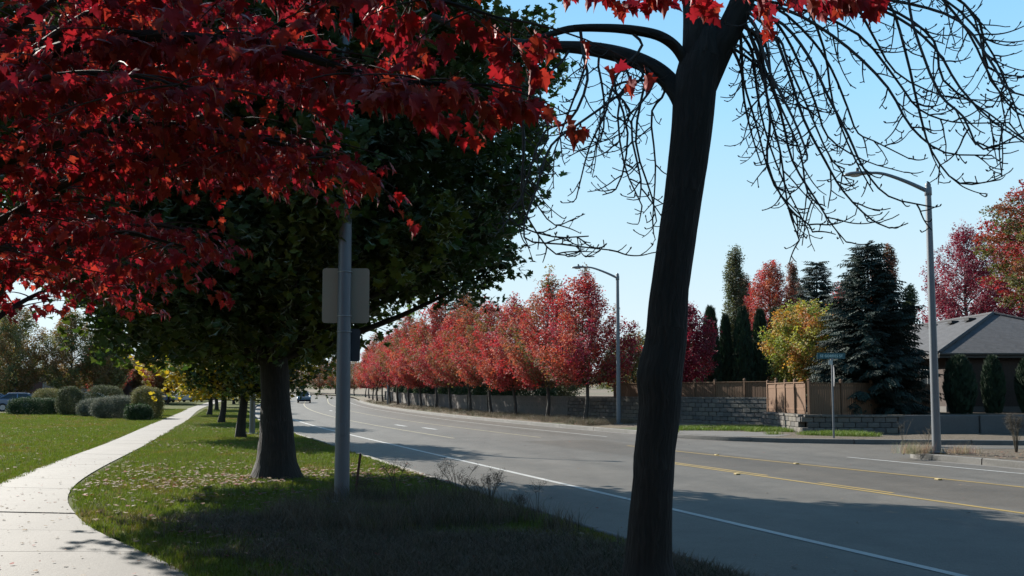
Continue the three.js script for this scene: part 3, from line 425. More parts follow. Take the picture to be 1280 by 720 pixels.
// ------------------------------------------------------------------ the bare maple beside the road
{
  const t = thing('maple_tree', 'dark leaning maple trunk with bare drooping twigs beside the curb', 'tree'), r = RNG(71), base = BARE.trunk[0], off = p => [p[0] - base[0], p[1] - 0.1, p[2] - base[2], p[3]];
  const tk = new Buf(), trunkPts = [[0, -0.15, 0, 0.32], [0, 0.0, 0, 0.25], ...BARE.trunk.slice(1).map(off)]; tubeInto(tk, refine(trunkPts, 5), 26, 0.10, 3);
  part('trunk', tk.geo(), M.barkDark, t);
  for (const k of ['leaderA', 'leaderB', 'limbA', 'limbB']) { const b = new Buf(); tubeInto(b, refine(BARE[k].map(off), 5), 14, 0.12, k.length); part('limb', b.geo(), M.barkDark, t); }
  const twigs = new Buf();
  function grow(pts, depth) {                                     // laterals on a twig: start outward, sag, then turn up at the tip
    const P = refine(pts, 3); tubeInto(twigs, P, depth === 0 ? 6 : 4, 0.0, 1);
    const L = P.length; let acc = 0, next = depth === 0 ? 0.14 : 0.05; 
    for (let k = 1; k < L; k++) {
      const a = V3(...P[k - 1]), c = V3(...P[k]), dir = c.clone().sub(a); acc += dir.length(); dir.normalize();
      if (acc < next) continue; next = acc + (depth === 0 ? 0.045 + 0.075 * r() : depth === 1 ? 0.05 + 0.07 * r() : 0.06);
      const az = r() * 6.28, side = V3(Math.cos(az), 0.35 * (r() - 0.5), Math.sin(az)).sub(dir.clone().multiplyScalar(dir.dot(V3(Math.cos(az), 0, Math.sin(az))))).normalize();
      const d0 = dir.clone().multiplyScalar(0.55 + 0.5 * r()).add(side).normalize();
      if (depth === 0 && r() < 0.78) {
        const len = (0.18 + 0.55 * r() * r()) * (1 - 0.35 * k / L), q = [[c.x, c.y, c.z, 0.0062]], cur = c.clone(), dd = d0.clone(); const up = r() < 0.75 ? 0.20 : -0.05;
        for (let m = 1; m <= 5; m++) { dd.y += m < 3 ? -0.12 : up; dd.x += 0.22 * (r() - 0.5); dd.z += 0.22 * (r() - 0.5); dd.normalize(); cur.addScaledVector(dd, len / 5); q.push([cur.x, cur.y, cur.z, lerp(0.0062, 0.0035, m / 5)]); }
        grow(q, 1);
      } else {
        const len = depth === 2 ? 0.02 : 0.03 + 0.09 * r(), q = [[c.x, c.y, c.z, 0.0042]], cur = c.clone(), dd = d0.clone();
        for (let m = 1; m <= 2; m++) { dd.y += 0.25; dd.normalize(); cur.addScaledVector(dd, len / 2); q.push([cur.x, cur.y, cur.z, 0.0036]); }
        tubeInto(twigs, q, 4); if (r() < 0.5) { tubeInto(twigs, [[cur.x, cur.y, cur.z, 0.004], [cur.x + dd.x * 0.008, cur.y + 0.008, cur.z + dd.z * 0.008, 0.0065], [cur.x + dd.x * 0.018, cur.y + 0.016, cur.z + dd.z * 0.018, 0.002]], 4); }
      }
    }
  }
  BARE.droops.forEach(d => grow(d.map(off), 0));
  const tw = part('twigs', twigs.geo(), M.twig, t); tw.userData.kind = 'stuff';
  t.position.set(base[0], 0.1, base[2]);
}

// ------------------------------------------------------------------ the red maple whose boughs hang over the sidewalk
{
  const t = thing('maple_tree', 'red-leaved maple whose boughs hang over the sidewalk', 'tree'), r = RNG(404), B0 = [-4.6, 0.1, -6.2];
  const limbs = [
    [[-4.5, 1.2, -6.2, 0.12], [-3.9, 1.95, -6.1, 0.085], [-3.52, 2.55, -6, 0.06], [-3.2, 3.3, -6, 0.042], [-3.0, 4.3, -6, 0.03], [-2.9, 5.4, -5.9, 0.01]],
    [[-4.5, 1.2, -6.2, 0.15], [-4.4, 2.5, -6, 0.13], [-4.2, 4, -5.6, 0.1], [-4, 6, -5.2, 0.06], [-3.9, 7.6, -5, 0.015]],
    [[-4.4, 2.5, -6, 0.06], [-3.5, 3.35, -5.3, 0.045], [-2.3, 3.55, -4.65, 0.036], [-1.2, 3.34, -4.2, 0.026], [-0.6, 3.07, -3.9, 0.017], [-0.1, 2.97, -3.7, 0.005]],
    [[-4.4, 2.2, -6, 0.05], [-3.2, 2.95, -5.2, 0.036], [-2, 3.13, -4.8, 0.026], [-1.35, 3.0, -4.6, 0.014], [-0.9, 2.85, -4.5, 0.005]],
    [[-3.7, 2.2, -6.05, 0.035], [-3.0, 2.55, -5.6, 0.025], [-2.4, 2.62, -5.3, 0.016], [-1.95, 2.52, -5.2, 0.005]],
    [[-4.2, 4, -5.6, 0.06], [-2.5, 4.2, -4.8, 0.045], [-0.8, 3.8, -4.2, 0.03], [0.6, 3.62, -4.0, 0.018], [1.45, 3.56, -4.0, 0.005]],
    [[-4.3, 3.2, -5.9, 0.05], [-3.2, 4.1, -5.9, 0.04], [-2.4, 4.3, -5.9, 0.02], [-1.9, 4.2, -5.8, 0.004]],
    [[-4.2, 4, -5.6, 0.05], [-3.4, 5.0, -6.6, 0.04], [-2.8, 5.5, -7.1, 0.008]],
    [[-4.1, 5, -5.4, 0.045], [-3.2, 5.9, -4.8, 0.03], [-2.1, 6.2, -4.4, 0.02], [-0.9, 6.0, -4.2, 0.006]],
    [[-4.3, 3.4, -5.9, 0.04], [-4.3, 4.2, -7, 0.03], [-4.0, 4.6, -8, 0.02], [-3.6, 4.7, -9, 0.006]],
    [[-3.6, 2.6, -6.0, 0.03], [-3.2, 3.35, -6.5, 0.02], [-2.7, 3.75, -7.0, 0.014], [-2.2, 3.8, -7.4, 0.004]],
    [[-3.25, 3.2, -6.0, 0.03], [-2.6, 3.7, -5.7, 0.02], [-1.9, 3.75, -5.5, 0.012], [-1.3, 3.55, -5.4, 0.004]],
    [[-3.8, 2.0, -6.1, 0.03], [-3.5, 2.35, -5.5, 0.022], [-3.2, 2.5, -5.1, 0.014], [-2.85, 2.45, -4.8, 0.004]],
    [[-4.3, 3.0, -6, 0.035], [-3.6, 3.5, -6.8, 0.025], [-2.8, 3.7, -7.4, 0.015], [-2.0, 3.6, -7.8, 0.004]],
    [[-4.4, 2.6, -6.1, 0.035], [-3.9, 3.0, -6.9, 0.025], [-3.4, 3.15, -7.5, 0.015], [-2.9, 3.05, -8, 0.004]],
    [[-4.4, 2.3, -6.1, 0.035], [-4.2, 2.7, -6.9, 0.025], [-3.9, 2.85, -7.6, 0.015], [-3.5, 2.8, -8.2, 0.004]],
    [[-4.2, 4, -5.6, 0.04], [-3.5, 4.4, -6.5, 0.03], [-2.6, 4.5, -7.2, 0.006]],
    [[-4.2, 4, -5.6, 0.04], [-4.9, 4.6, -6.8, 0.03], [-5.2, 5, -8, 0.02], [-5.2, 5.2, -9.2, 0.005]],
    [[-4.1, 5, -5.4, 0.04], [-4.2, 5.8, -6.8, 0.03], [-4.1, 6.2, -8, 0.02], [-3.8, 6.4, -9.4, 0.005]],
    [[-4.1, 5, -5.4, 0.04], [-3.2, 5.8, -6.4, 0.03], [-2.6, 6.1, -7.0, 0.006]],
    [[-4, 6, -5.2, 0.03], [-4.4, 6.9, -6.4, 0.02], [-4.6, 7.3, -7.6, 0.005]],
    [[-4, 6, -5.2, 0.03], [-3.1, 6.8, -5.6, 0.02], [-2.2, 7.2, -6, 0.005]],
    [[-4.4, 2.4, -6, 0.04], [-3.3, 2.75, -5.6, 0.03], [-2.6, 2.98, -5.3, 0.02], [-1.8, 3.05, -5.0, 0.012], [-1.3, 3.0, -4.8, 0.004]],
    [[-4.3, 3.2, -5.9, 0.045], [-3.4, 3.9, -5.6, 0.034], [-2.6, 4.1, -5.2, 0.02], [-2.0, 4.0, -5.0, 0.004]],
    [[-3.3, 3.0, -6, 0.03], [-2.7, 3.35, -6.2, 0.02], [-2.1, 3.42, -6.3, 0.012], [-1.7, 3.35, -6.4, 0.004]],
    [[-3.7, 2.3, -6, 0.03], [-3.2, 2.75, -6.3, 0.02], [-2.75, 2.9, -6.5, 0.012], [-2.35, 2.85, -6.6, 0.004]],
    [[-4.4, 2.6, -6, 0.05], [-5.6, 3.4, -6.5, 0.035], [-6.8, 3.7, -7.2, 0.02], [-7.8, 3.6, -8, 0.005]],
    [[-4.2, 4, -5.6, 0.04], [-5.6, 4.8, -6, 0.03], [-7, 5.1, -6.6, 0.006]],
    [[-3.85, 1.95, -6.1, 0.03], [-3.75, 2.3, -6.6, 0.02], [-3.6, 2.5, -7.0, 0.012], [-3.4, 2.5, -7.4, 0.004]],
    [[-3.2, 3.3, -6, 0.03], [-2.7, 3.9, -6.0, 0.02], [-2.2, 4.15, -6.1, 0.012], [-1.7, 4.1, -6.2, 0.004]],
    [[-3.5, 3.35, -5.3, 0.03], [-2.8, 3.3, -4.7, 0.02], [-2.1, 3.25, -4.3, 0.012], [-1.5, 3.1, -4.1, 0.004]],
    [[-3.5, 3.35, -5.3, 0.03], [-2.0, 3.82, -4.6, 0.024], [-1.0, 3.66, -4.15, 0.016], [-0.35, 3.42, -3.85, 0.009], [0.0, 3.25, -3.7, 0.004]],
    [[-4.4, 2.0, -6.1, 0.04], [-4.7, 3.0, -5.2, 0.03], [-4.6, 3.5, -4.2, 0.02], [-4.2, 3.6, -3.4, 0.006]],
  ];
  const dens = [0.7, 0.6, 1.7, 2.0, 1.8, 0.8, 1.6, 0.3, 1.3, 0.6, 1.8, 2.0, 1.5, 1.2, 1.8, 1.6, 0.2, 1.4, 0.5, 0.2, 1.1, 1.1, 2.0, 0.7, 2.0, 1.9, 1.2, 1.2, 1.2, 1.9, 1.9, 1.5, 0.8];
  const loc = p => [p[0] - B0[0], p[1] - B0[1], p[2] - B0[2], p[3]];
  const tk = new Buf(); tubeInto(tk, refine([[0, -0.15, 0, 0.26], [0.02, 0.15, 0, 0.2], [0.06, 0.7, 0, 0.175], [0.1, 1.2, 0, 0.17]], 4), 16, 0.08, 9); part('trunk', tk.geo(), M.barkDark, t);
  const twigs = new Buf(), leaves = [];
  const cols = [[0.34, 0.014, 0.019], [0.286, 0.012, 0.02], [0.374, 0.031, 0.02], [0.245, 0.011, 0.022], [0.36, 0.045, 0.022], [0.204, 0.012, 0.02]];
  function leafAt(x, y, z, out, big) {
    const yaw = Math.atan2(out.x, out.z) + (r() - 0.5) * 1.8; _e.set(0.55 + 0.75 * r() + (r() < 0.15 ? -1 : 0), yaw, (r() - 0.5) * 1.3, 'YXZ'); const q = new THREE.Quaternion().setFromEuler(_e), k = Math.floor(r() * cols.length);
    const s = (big ? 0.065 : 0.05) + (big ? 0.04 : 0.032) * r(); leaves.push({ p: [x, y, z], q, s, k: r() < 0.03 ? 4 : k, g: Math.floor(r() * 3), c: tint(cols[k], r, 0.2) });
  }
  limbs.forEach((Lm, li) => {
    const P = refine(Lm.map(loc), 6), b = new Buf(); tubeInto(b, P, 8, 0.06, li + 2); part('limb', b.geo(), M.barkDark, t);
    const n = P.length; let acc = 0, next = 0;
    let total = 0; for (let k = 1; k < n; k++) total += V3(...P[k]).distanceTo(V3(...P[k - 1]));
    for (let k = 1; k < n; k++) {
      const a = V3(...P[k - 1]), c = V3(...P[k]), dir = c.clone().sub(a); acc += dir.length(); dir.normalize();
      const bare = li === 0 ? 0.5 : li === 1 ? 0.45 : 0.28; if (acc < total * bare) { next = acc; continue; }
      while (acc >= next) {
        next += 0.098 / dens[li];
        const az = r() * 6.28, out = V3(Math.cos(az), 0.15 + 0.35 * (r() - 0.5), Math.sin(az)).addScaledVector(dir, 0.6).normalize(), len = (0.25 + 0.5 * r()) * (li === 5 ? 0.55 : li === 2 && acc > total * 0.8 ? 0.6 : 1), q = [[c.x, c.y, c.z, 0.006]], cur = c.clone();
        for (let m = 1; m <= 5; m++) {
          out.y -= 0.09; out.normalize(); cur.addScaledVector(out, len / 5); q.push([cur.x, cur.y, cur.z, lerp(0.006, 0.0022, m / 5)]);
          const nl = m === 5 ? 4 : 2; for (let z = 0; z < nl; z++) leafAt(cur.x + (r() - 0.5) * 0.1, cur.y - 0.03 - 0.05 * r(), cur.z + (r() - 0.5) * 0.1, out, li === 2 || li === 5 || li === 31);
        }
        tubeInto(twigs, q, 4);
      }
    }
  });
  const tw = part('twigs', twigs.geo(), M.twig, t); tw.userData.kind = 'stuff';
  t.position.set(...B0);
  // the leaves that show largest are meshes of their own, the rest one mass
  const vis = l => { const x = l.p[0] + B0[0], y = l.p[1] + B0[1] - 1.65, d = -(l.p[2] + B0[2]); return d > 1 && Math.abs(x / d) < 0.6 && y / d > -0.2 && y / d < 0.47 ? d - 30 * l.s : 1e6; };
  leaves.sort((a, b) => vis(a) - vis(b));
  const lm = cols.map(c => leafMat(0.5, c));
  leaves.slice(0, 300).forEach(l => { const o = part('leaf', LEAFA[l.g], lm[l.k], t); o.position.set(...l.p); o.quaternion.copy(l.q); o.scale.setScalar(l.s); });
  for (let g = 0; g < 3; g++) scatter('foliage', LEAFA[g], LEAF, leaves.slice(300).filter(l => l.g === g), t, 5);
  console.log('red leaves', leaves.length);
}

// ------------------------------------------------------------------ the row of maples in the grass strip
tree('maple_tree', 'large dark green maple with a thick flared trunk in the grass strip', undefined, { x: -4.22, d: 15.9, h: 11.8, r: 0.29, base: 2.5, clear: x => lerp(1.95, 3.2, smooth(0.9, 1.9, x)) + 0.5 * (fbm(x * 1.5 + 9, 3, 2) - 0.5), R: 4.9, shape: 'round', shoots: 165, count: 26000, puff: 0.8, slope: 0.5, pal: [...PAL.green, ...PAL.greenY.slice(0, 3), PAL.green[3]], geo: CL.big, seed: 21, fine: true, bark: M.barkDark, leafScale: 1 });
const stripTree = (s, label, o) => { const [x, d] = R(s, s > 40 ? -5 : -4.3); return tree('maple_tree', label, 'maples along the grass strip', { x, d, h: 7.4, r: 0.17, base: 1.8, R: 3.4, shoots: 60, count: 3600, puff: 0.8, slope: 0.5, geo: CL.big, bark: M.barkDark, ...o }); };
stripTree(19.0, 'dark green maple with a slim trunk, next in line behind the thick trunk', { pal: [...PAL.green, ...PAL.green.slice(0, 1), ...PAL.greenY, ...PAL.yellow.slice(0, 3)], seed: 31, R: 3.3, h: 5.7 });
stripTree(34.5, 'yellow maple in the grass strip beside the far sidewalk', { pal: PAL.yellow, seed: 32, R: 3.0, base: 1.7, h: 6 });
for (let k = 0; k < 6; k++) stripTree(50 + k * 15.5, `maple of the grass strip line, ${ORD[k + 3]} counted from the thick trunk`, { pal: k % 2 ? PAL.greenY : PAL.yellow, seed: 33 + k, count: 1800, geo: CL.far, leafScale: 0.9, R: 2.1, h: 6.2 });

// ------------------------------------------------------------------ red maples in the verge before the stone wall
{
  const kinds = [];
  const spec = [[PAL.red, 7.5, 2.9, 2.3], [PAL.redmix, 7.9, 3.0, 2.2], [PAL.red, 7.1, 2.8, 2.1], [PAL.redmix, 7.5, 2.9, 2.4]];
  const S = [27.8, 33, 38.5, 43.5, 49, 55, 61, 68, 75, 83, 91, 100, 110, 121, 132, 143];
  S.forEach((s, k) => {
    const [x, d] = R(s, 12.8), lab = `upright red maple in the verge, ${ORD[k]} from the side street`;
    if (k < 4) { const [pal, h, Rr, base] = spec[k]; kinds.push(tree('maple_tree', lab, 'red maples along the verge', { x, d, h, r: 0.11, base, R: Rr, shape: 'vase', shoots: 85, count: 3300, puff: 0.36, slope: 1.5, bend: 0.5, pal, geo: k % 2 ? CL.mid : CL.midB, seed: 50 + k, leafScale: 1.0 })); }
    else { const c = dup(kinds[(k * 3 + 1) % 4], lab); c.position.set(x, rise(d) + 0.2, -d); c.rotation.y = k * 1.9; const z = 0.92 + 0.24 * hash(k, 3); c.scale.set(z, z * (0.95 + 0.15 * hash(k, 5)), z); }
  });
  for (const [k, s, t] of [[0, 158, 12.5], [1, 166, 12.5], [2, 174, 13], [3, 183, 13], [4, 193, 13], [5, 204, 13]]) {
    const lab = `rust and red maple at the road bend, ${ORD[k]} beyond the upright red maples`;
    const [x, d] = R(s, t); if (!kinds.far) kinds.far = tree('maple_tree', lab, 'maples at the bend', { x, d, h: 7.2, r: 0.12, base: 1.6, R: 2.6, shape: 'oval', shoots: 60, count: 2200, puff: 0.5, slope: 0.9, pal: PAL.rust, geo: CL.midB, seed: 61 });
    else { const c = dup(kinds.far, lab); c.position.set(x, rise(d), -d); c.rotation.y = k * 1.3 + s; c.scale.setScalar(0.9 + 0.25 * hash(s, 1)); }
  }
}
// unseen maples added past the frame to keep sky light off what faces them
for (const [x, d, h, k] of [[4.6, -4.5, 10, 0], [-8.6, 0.5, 10, 1], [-6.6, -7, 11, 2], [9.5, -17, 10, 3], [0.5, -12, 11, 4], [-13, -6, 10, 5], [21, 12.5, 9, 6], [19.5, 4, 10, 7], [18, -6, 10, 8]]) tree('maple_tree', k > 5 ? `unseen maple added across the road to dim the sky light, ${ORD[k - 6]} of three` : `unseen maple added past the bare drooping maple to dim the sky light, ${ORD[k]} of six`, k > 5 ? 'unseen maples added across the road' : 'unseen maples added past the bare maple', { x, d, y: 0.1, h, r: 0.2, base: 2.2, R: 4.2, shape: 'round', shoots: 60, count: 1900, puff: 0.9, slope: 0.5, pal: k % 2 ? PAL.red : PAL.green, geo: CL.far, leafScale: 0.95, seed: 900 + k, bark: M.barkDark });
// ------------------------------------------------------------------ the corner lot: walls, fence, house
const WALL = [[11.3, 38.5], [9.2, 41.2], [6.4, 46.2], [3.4, 52], ...range(50, 118, 6).map(s => R(s, 14.5))];
const blockMats = [[0.136, 0.126, 0.116], [0.163, 0.15, 0.136], [0.116, 0.109, 0.102], [0.177, 0.16, 0.136]].map(c => std(c, { map: T.block, bumpMap: T.block, bumpScale: 0.012, roughness: 0.95 }));
const blockGeos = [0, 1, 2].map(k => { const g = new RoundedBoxGeometry(0.435, 0.19, 0.26, 2, 0.022), p = g.attributes.position, r = RNG(k + 90); for (let i = 0; i < p.count; i++) { const x = p.getX(i), y = p.getY(i), z = p.getZ(i); if (z > 0.1) p.setZ(i, z + 0.035 * (fbm(x * 9 + k * 5 + 9, y * 9 + 9, 2) - 0.5)); } g.computeVertexNormals(); return g; });
function blockRun(parent, a, b, y0, rows, seed, cap) {             // one straight run of laid blocks
  const L = Math.hypot(b[0] - a[0], b[1] - a[1]), n = Math.round(L / 0.45), yaw = Math.atan2(b[1] - a[1], b[0] - a[0]), r = RNG(seed), st = L / n;
  for (let j = 0; j < rows; j++) for (let k = 0; k < n; k++) { const u = (k + (j % 2 ? 0.75 : 0.25)) * st; if (u > L - 0.1) continue; const o = part('block', blockGeos[Math.floor(r() * 3)], blockMats[Math.floor(r() * 4)], parent); o.position.set(lerp(a[0], b[0], u / L), y0 + 0.1 + j * 0.2, -lerp(a[1], b[1], u / L)); o.rotation.y = yaw; o.translateZ(0.012 * (r() - 0.5) - j * 0.012); o.scale.x = st / 0.45; }
  if (cap) for (let k = 0; k < Math.round(L / 0.6); k++) { const u = (k + 0.5) * 0.6; if (u > L) break; const o = part('cap_stone', boxGeo(0, 0, 0, 0.585, 0.075, 0.33), blockMats[Math.floor(r() * 4)], parent); o.position.set(lerp(a[0], b[0], u / L), y0 + rows * 0.2 + 0.04, -lerp(a[1], b[1], u / L)); o.rotation.y = yaw; o.translateZ(-rows * 0.006); }
}
{
  const w = thing('block_wall', 'grey split-face block retaining wall below the cedar fence', 'wall');
  for (let k = 0; k < 3; k++) blockRun(w, WALL[k], WALL[k + 1], 0.17, 6, 200 + k, true);
  const core = new Buf(); for (let k = 0; k < 3; k++) { const a = WALL[k], b = WALL[k + 1], L = Math.hypot(b[0] - a[0], b[1] - a[1]), yaw = Math.atan2(b[1] - a[1], b[0] - a[0]); boxInto(core, (a[0] + b[0]) / 2 + 0.13, 0.7, -((a[1] + b[1]) / 2 + 0.09), L, 1.28, 0.16, yaw); }
  part('backing', core.geo(), blockMats[2], w);
  const far = thing('block_wall', 'long low grey wall running behind the red maples', 'wall');
  for (let k = 3; k < WALL.length - 1; k++) { const a = WALL[k], b = WALL[k + 1], L = Math.hypot(b[0] - a[0], b[1] - a[1]), yaw = Math.atan2(b[1] - a[1], b[0] - a[0]), d = (a[1] + b[1]) / 2; part('wall_panel', boxGeo((a[0] + b[0]) / 2, rise(d) + 0.7, -d, L - 0.03, 1.35, 0.22, yaw), blockMats[k % 2 ? 1 : 0], far); part('pier', boxGeo(b[0], rise(b[1]) + 0.74, -b[1], 0.34, 1.5, 0.34, yaw), blockMats[3], far); part('coping', boxGeo((a[0] + b[0]) / 2, rise(d) + 1.405, -d, L - 0.35, 0.07, 0.3, yaw), blockMats[1], far); }
  const low = thing('block_wall', 'low grey block wall under the end of the cedar fence', 'wall');
  blockRun(low, [10.95, 33.25], [10.95, 38.3], 0.15, 3, 220, true); blockRun(low, [10.95, 33.15], [14.4, 32.8], 0.15, 3, 221, true);
  const cw = thing('concrete_wall', 'smooth grey concrete retaining wall before the house', 'wall');
  for (let k = 0; k < 9; k++) { const xa = 14.3 + k * 3, g = new RoundedBoxGeometry(2.98, 0.72, 0.22, 2, 0.02); const o = part('wall_panel', g, std([0.105, 0.104, 0.104], { map: T.concrete }), cw); o.position.set(xa + 1.5, 0.46, -(32.85 - (k + 0.5) * 0.07)); }
}
struct('terrace', polySheet([[11.1, 33.35], [14, 33], [60, 32.2], [60, 75], [-1, 75], [3.75, 52.3], [6.7, 46.4], [9.5, 41.4], [11.55, 38.6]], 0.76), M.soil);
function fencePanel(f, a, b, y0, y1, seed, posts = true) {
  const L = Math.hypot(b[0] - a[0], b[1] - a[1]), yaw = Math.atan2(b[1] - a[1], b[0] - a[0]), n = Math.round(L / 0.145), r = RNG(seed), bd = new Buf(), w = L / n, cx = Math.cos(yaw), sn = Math.sin(yaw);
  for (let k = 0; k < n; k++) { const u = (k + 0.5) * w; boxInto(bd, a[0] + cx * u, (y0 + y1) / 2 + 0.01 * (r() - 0.5), -(a[1] + sn * u) + 0.012 * (r() - 0.5), w - 0.012, y1 - y0, 0.02, yaw); }
  const m = f.userData.mats[Math.floor(r() * 3)]; const p = part('board_panel', bd.geo(), m, f); p.userData.kind = 'stuff';
  const rl = new Buf(); for (const y of [y0 + 0.18, y1 - 0.14]) boxInto(rl, (a[0] + b[0]) / 2, y, -((a[1] + b[1]) / 2 + 0.045), L - 0.1, 0.08, 0.04, yaw); part('rail', rl.geo(), M.fence, f);
  part('top_rail', boxGeo((a[0] + b[0]) / 2, y1 + 0.026, -(a[1] + b[1]) / 2, L - 0.1, 0.035, 0.1, yaw), f.userData.mats[2], f);
  const po = part('post', boxGeo(a[0], (y0 + y1) / 2 + 0.05, -a[1], 0.1, y1 - y0 + 0.16, 0.1, yaw), M.fence, f); part('post_cap', new THREE.ConeGeometry(0.085, 0.07, 4, 1).rotateY(Math.PI / 4 + yaw).translate(a[0], y1 + 0.168, -a[1]), M.fence, po);
}
function fence(label, pts, y0, y1, seg, seed) {
  const f = thing('cedar_fence', label, 'fence'); f.userData.mats = [[0.15, 0.078, 0.039], [0.129, 0.067, 0.034], [0.17, 0.092, 0.048]].map(c => std(c, { map: T.wood }));
  const P = dense(pts, seg); for (let k = 0; k < P.length - 1; k++) fencePanel(f, P[k], P[k + 1], y0, y1, seed + k); delete f.userData.mats;
}
fence('cedar board fence standing on the split-face block wall', [[11.62, 38.75], [9.55, 41.45], [6.75, 46.5], [5.6, 48.6]], 0.8, 2.12, 1.6, 300);
fence('sunlit cedar fence end above the low block wall', [[11.15, 38.4], [11.15, 33.5]], 0.84, 2.02, 1.25, 330);
fence('shaded cedar fence running towards the house behind the spruce', [[11.25, 33.4], [14.5, 35.6], [18.9, 39.6]], 0.78, 2.0, 1.8, 350);

{ // house
  const h = thing('house', 'brick bungalow with a grey hipped shingle roof', 'house'), x0 = 19.95, x1 = 30, d0 = 40.5, d1 = 60, yb = 0.72, ye = 3.42, brick = std([0.055, 0.036, 0.029], { map: T.block, bumpMap: T.block, bumpScale: 0.01 });
  const wall = part('wall', boxGeo((x0 + x1) / 2, (yb + ye) / 2, -(d0 + d1) / 2, x1 - x0, ye - yb, d1 - d0), brick, h);
  part('plinth', boxGeo((x0 + x1) / 2, yb + 0.15, -(d0 + d1) / 2, x1 - x0 + 0.1, 0.3, d1 - d0 + 0.1), std([0.136, 0.129, 0.122], { map: T.concrete }), wall);
  const X0 = 19.4, X1 = 30.6, D0 = 39.95, D1 = 60.6, w = (X1 - X0) / 2, xm = (X0 + X1) / 2, yr = 3.45 + w * 0.41, rm = std([0.068, 0.069, 0.076], { map: T.shingle, bumpMap: T.shingle, bumpScale: 0.02, roughness: 0.9 });
  const roof = new THREE.Group(); roof.name = 'roof'; h.add(roof);
  const slope = (pts, nm) => { const b = new Buf(), A = V3(...pts[0]), U = V3(...pts[1]).sub(A).normalize(); const N = V3(...pts[1]).sub(A).cross(V3(...pts[2]).sub(A)).normalize(), Wd = N.clone().cross(U); const id = pts.map(p => { const q = V3(...p).sub(A); return b.v(...p, q.dot(U), q.dot(Wd)); }); if (id.length === 3) b.t(...id); else b.q(...id); part(nm, b.geo(), rm, roof); };
  const ra = [xm, yr, -(D0 + w)], rb = [xm, yr, -(D1 - w)], y = 3.45;
  slope([[X0, y, -D0], [X1, y, -D0], ra], 'slope'); slope([[X0, y, -D1], [X0, y, -D0], ra, rb], 'slope'); slope([[X1, y, -D0], [X1, y, -D1], rb, ra], 'slope'); slope([[X1, y, -D1], [X0, y, -D1], rb], 'slope');
  const ridge = new Buf(); for (const [a, c] of [[ra, rb], [ra, [X0, y, -D0]], [ra, [X1, y, -D0]], [rb, [X0, y, -D1]], [rb, [X1, y, -D1]]]) tubeInto(ridge, [[a[0], a[1] + 0.02, a[2], 0.09], [c[0], c[1] + 0.02, c[2], 0.09]], 6); part('ridge_cap', ridge.geo(), rm, roof);
  part('fascia', boxGeo(xm, 3.33, -D0, X1 - X0, 0.2, 0.04), std([0.048, 0.044, 0.041]), h); part('fascia', boxGeo(X0, 3.33, -(D0 + D1) / 2, 0.04, 0.2, D1 - D0 - 0.06), std([0.048, 0.044, 0.041]), h); part('soffit', boxGeo(xm, 3.3, -(D0 + D1) / 2, X1 - X0 - 0.1, 0.03, D1 - D0 - 0.1), std([0.204, 0.19, 0.177]), h);
  part('gutter', tubeGeo([[X0, 3.4, -(D0 - 0.06), 0.055], [X1, 3.4, -(D0 - 0.06), 0.055]], 8), std([0.061, 0.058, 0.054]), h);
  for (const d of [46.4, 48.2, 50.6, 53.5]) { const v = part('roof_vent', boxGeo(xm - 0.75, yr - 0.22, -d, 0.4, 0.12, 0.45), std([0.02, 0.02, 0.022]), roof); part('vent_flange', boxGeo(xm - 0.75, yr - 0.3, -d, 0.6, 0.02, 0.65), std([0.02, 0.02, 0.022]), v); }
  for (const d of [42.2, 45.6]) { // windows in the side wall
    const wn = part('window', boxGeo(x0 - 0.02, 2.25, -d, 0.05, 1.15, 1.5), std([0.374, 0.374, 0.367]), h);
    for (const s of [-0.36, 0.36]) part('pane', boxGeo(x0 - 0.055, 2.25, -d + s, 0.02, 1.0, 0.64), new THREE.MeshPhysicalMaterial({ color: col(0.02, 0.025, 0.03), roughness: 0.06, metalness: 0 }), wn);
    part('sill', boxGeo(x0 - 0.06, 1.64, -d, 0.14, 0.06, 1.6), std([0.34, 0.34, 0.326]), wn);
  }
  for (const xw of [24.3, 27.6]) { const wn = part('window', boxGeo(xw, 2.2, -d0 + 0.02, 1.5, 1.2, 0.05), std([0.34, 0.34, 0.326]), h); for (const s of [-0.36, 0.36]) part('pane', boxGeo(xw + s, 2.2, -d0 + 0.055, 0.64, 1.05, 0.02), new THREE.MeshPhysicalMaterial({ color: col(0.02, 0.025, 0.03), roughness: 0.06 }), wn); part('sill', boxGeo(xw, 1.56, -d0 + 0.06, 1.6, 0.06, 0.14), std([0.272, 0.272, 0.258]), wn); }
  part('floodlight', new THREE.SphereGeometry(0.07, 10, 8).translate(20.9, 3.15, -d0 + 0.05), std([0.408, 0.408, 0.394]), h);
  part('downpipe', tubeGeo([[x0 + 0.12, 3.3, -d0 + 0.06, 0.04], [x0 + 0.12, 0.75, -d0 + 0.06, 0.04]], 8), std([0.061, 0.058, 0.054]), h);
}
for (const [x, d, hh, R0] of [[19.0, 37.4, 2.35, 0.66], [20.95, 38.4, 2.35, 0.45], [22.6, 38.4, 2.35, 0.62], [24.7, 38.4, 2.3, 0.6]])
  cypress('clipped_cedar', `dark clipped dome-topped cedar before the house wall, ${['first', 'second', 'third', 'fourth'][[19, 20.95, 22.6, 24.7].indexOf(x)]} from the spruce`, 'shrub', 'clipped cedars along the house front', { x, d, y: 0.74, h: hh, R: R0, count: 2600, seed: 400 + x * 10 | 0, pal: PAL.cedar, leafScale: 0.55, env: v => Math.min(1, 0.62 + 0.9 * v) * Math.pow(Math.max(0, 1 - Math.pow(v, 3.2)), 0.6) });

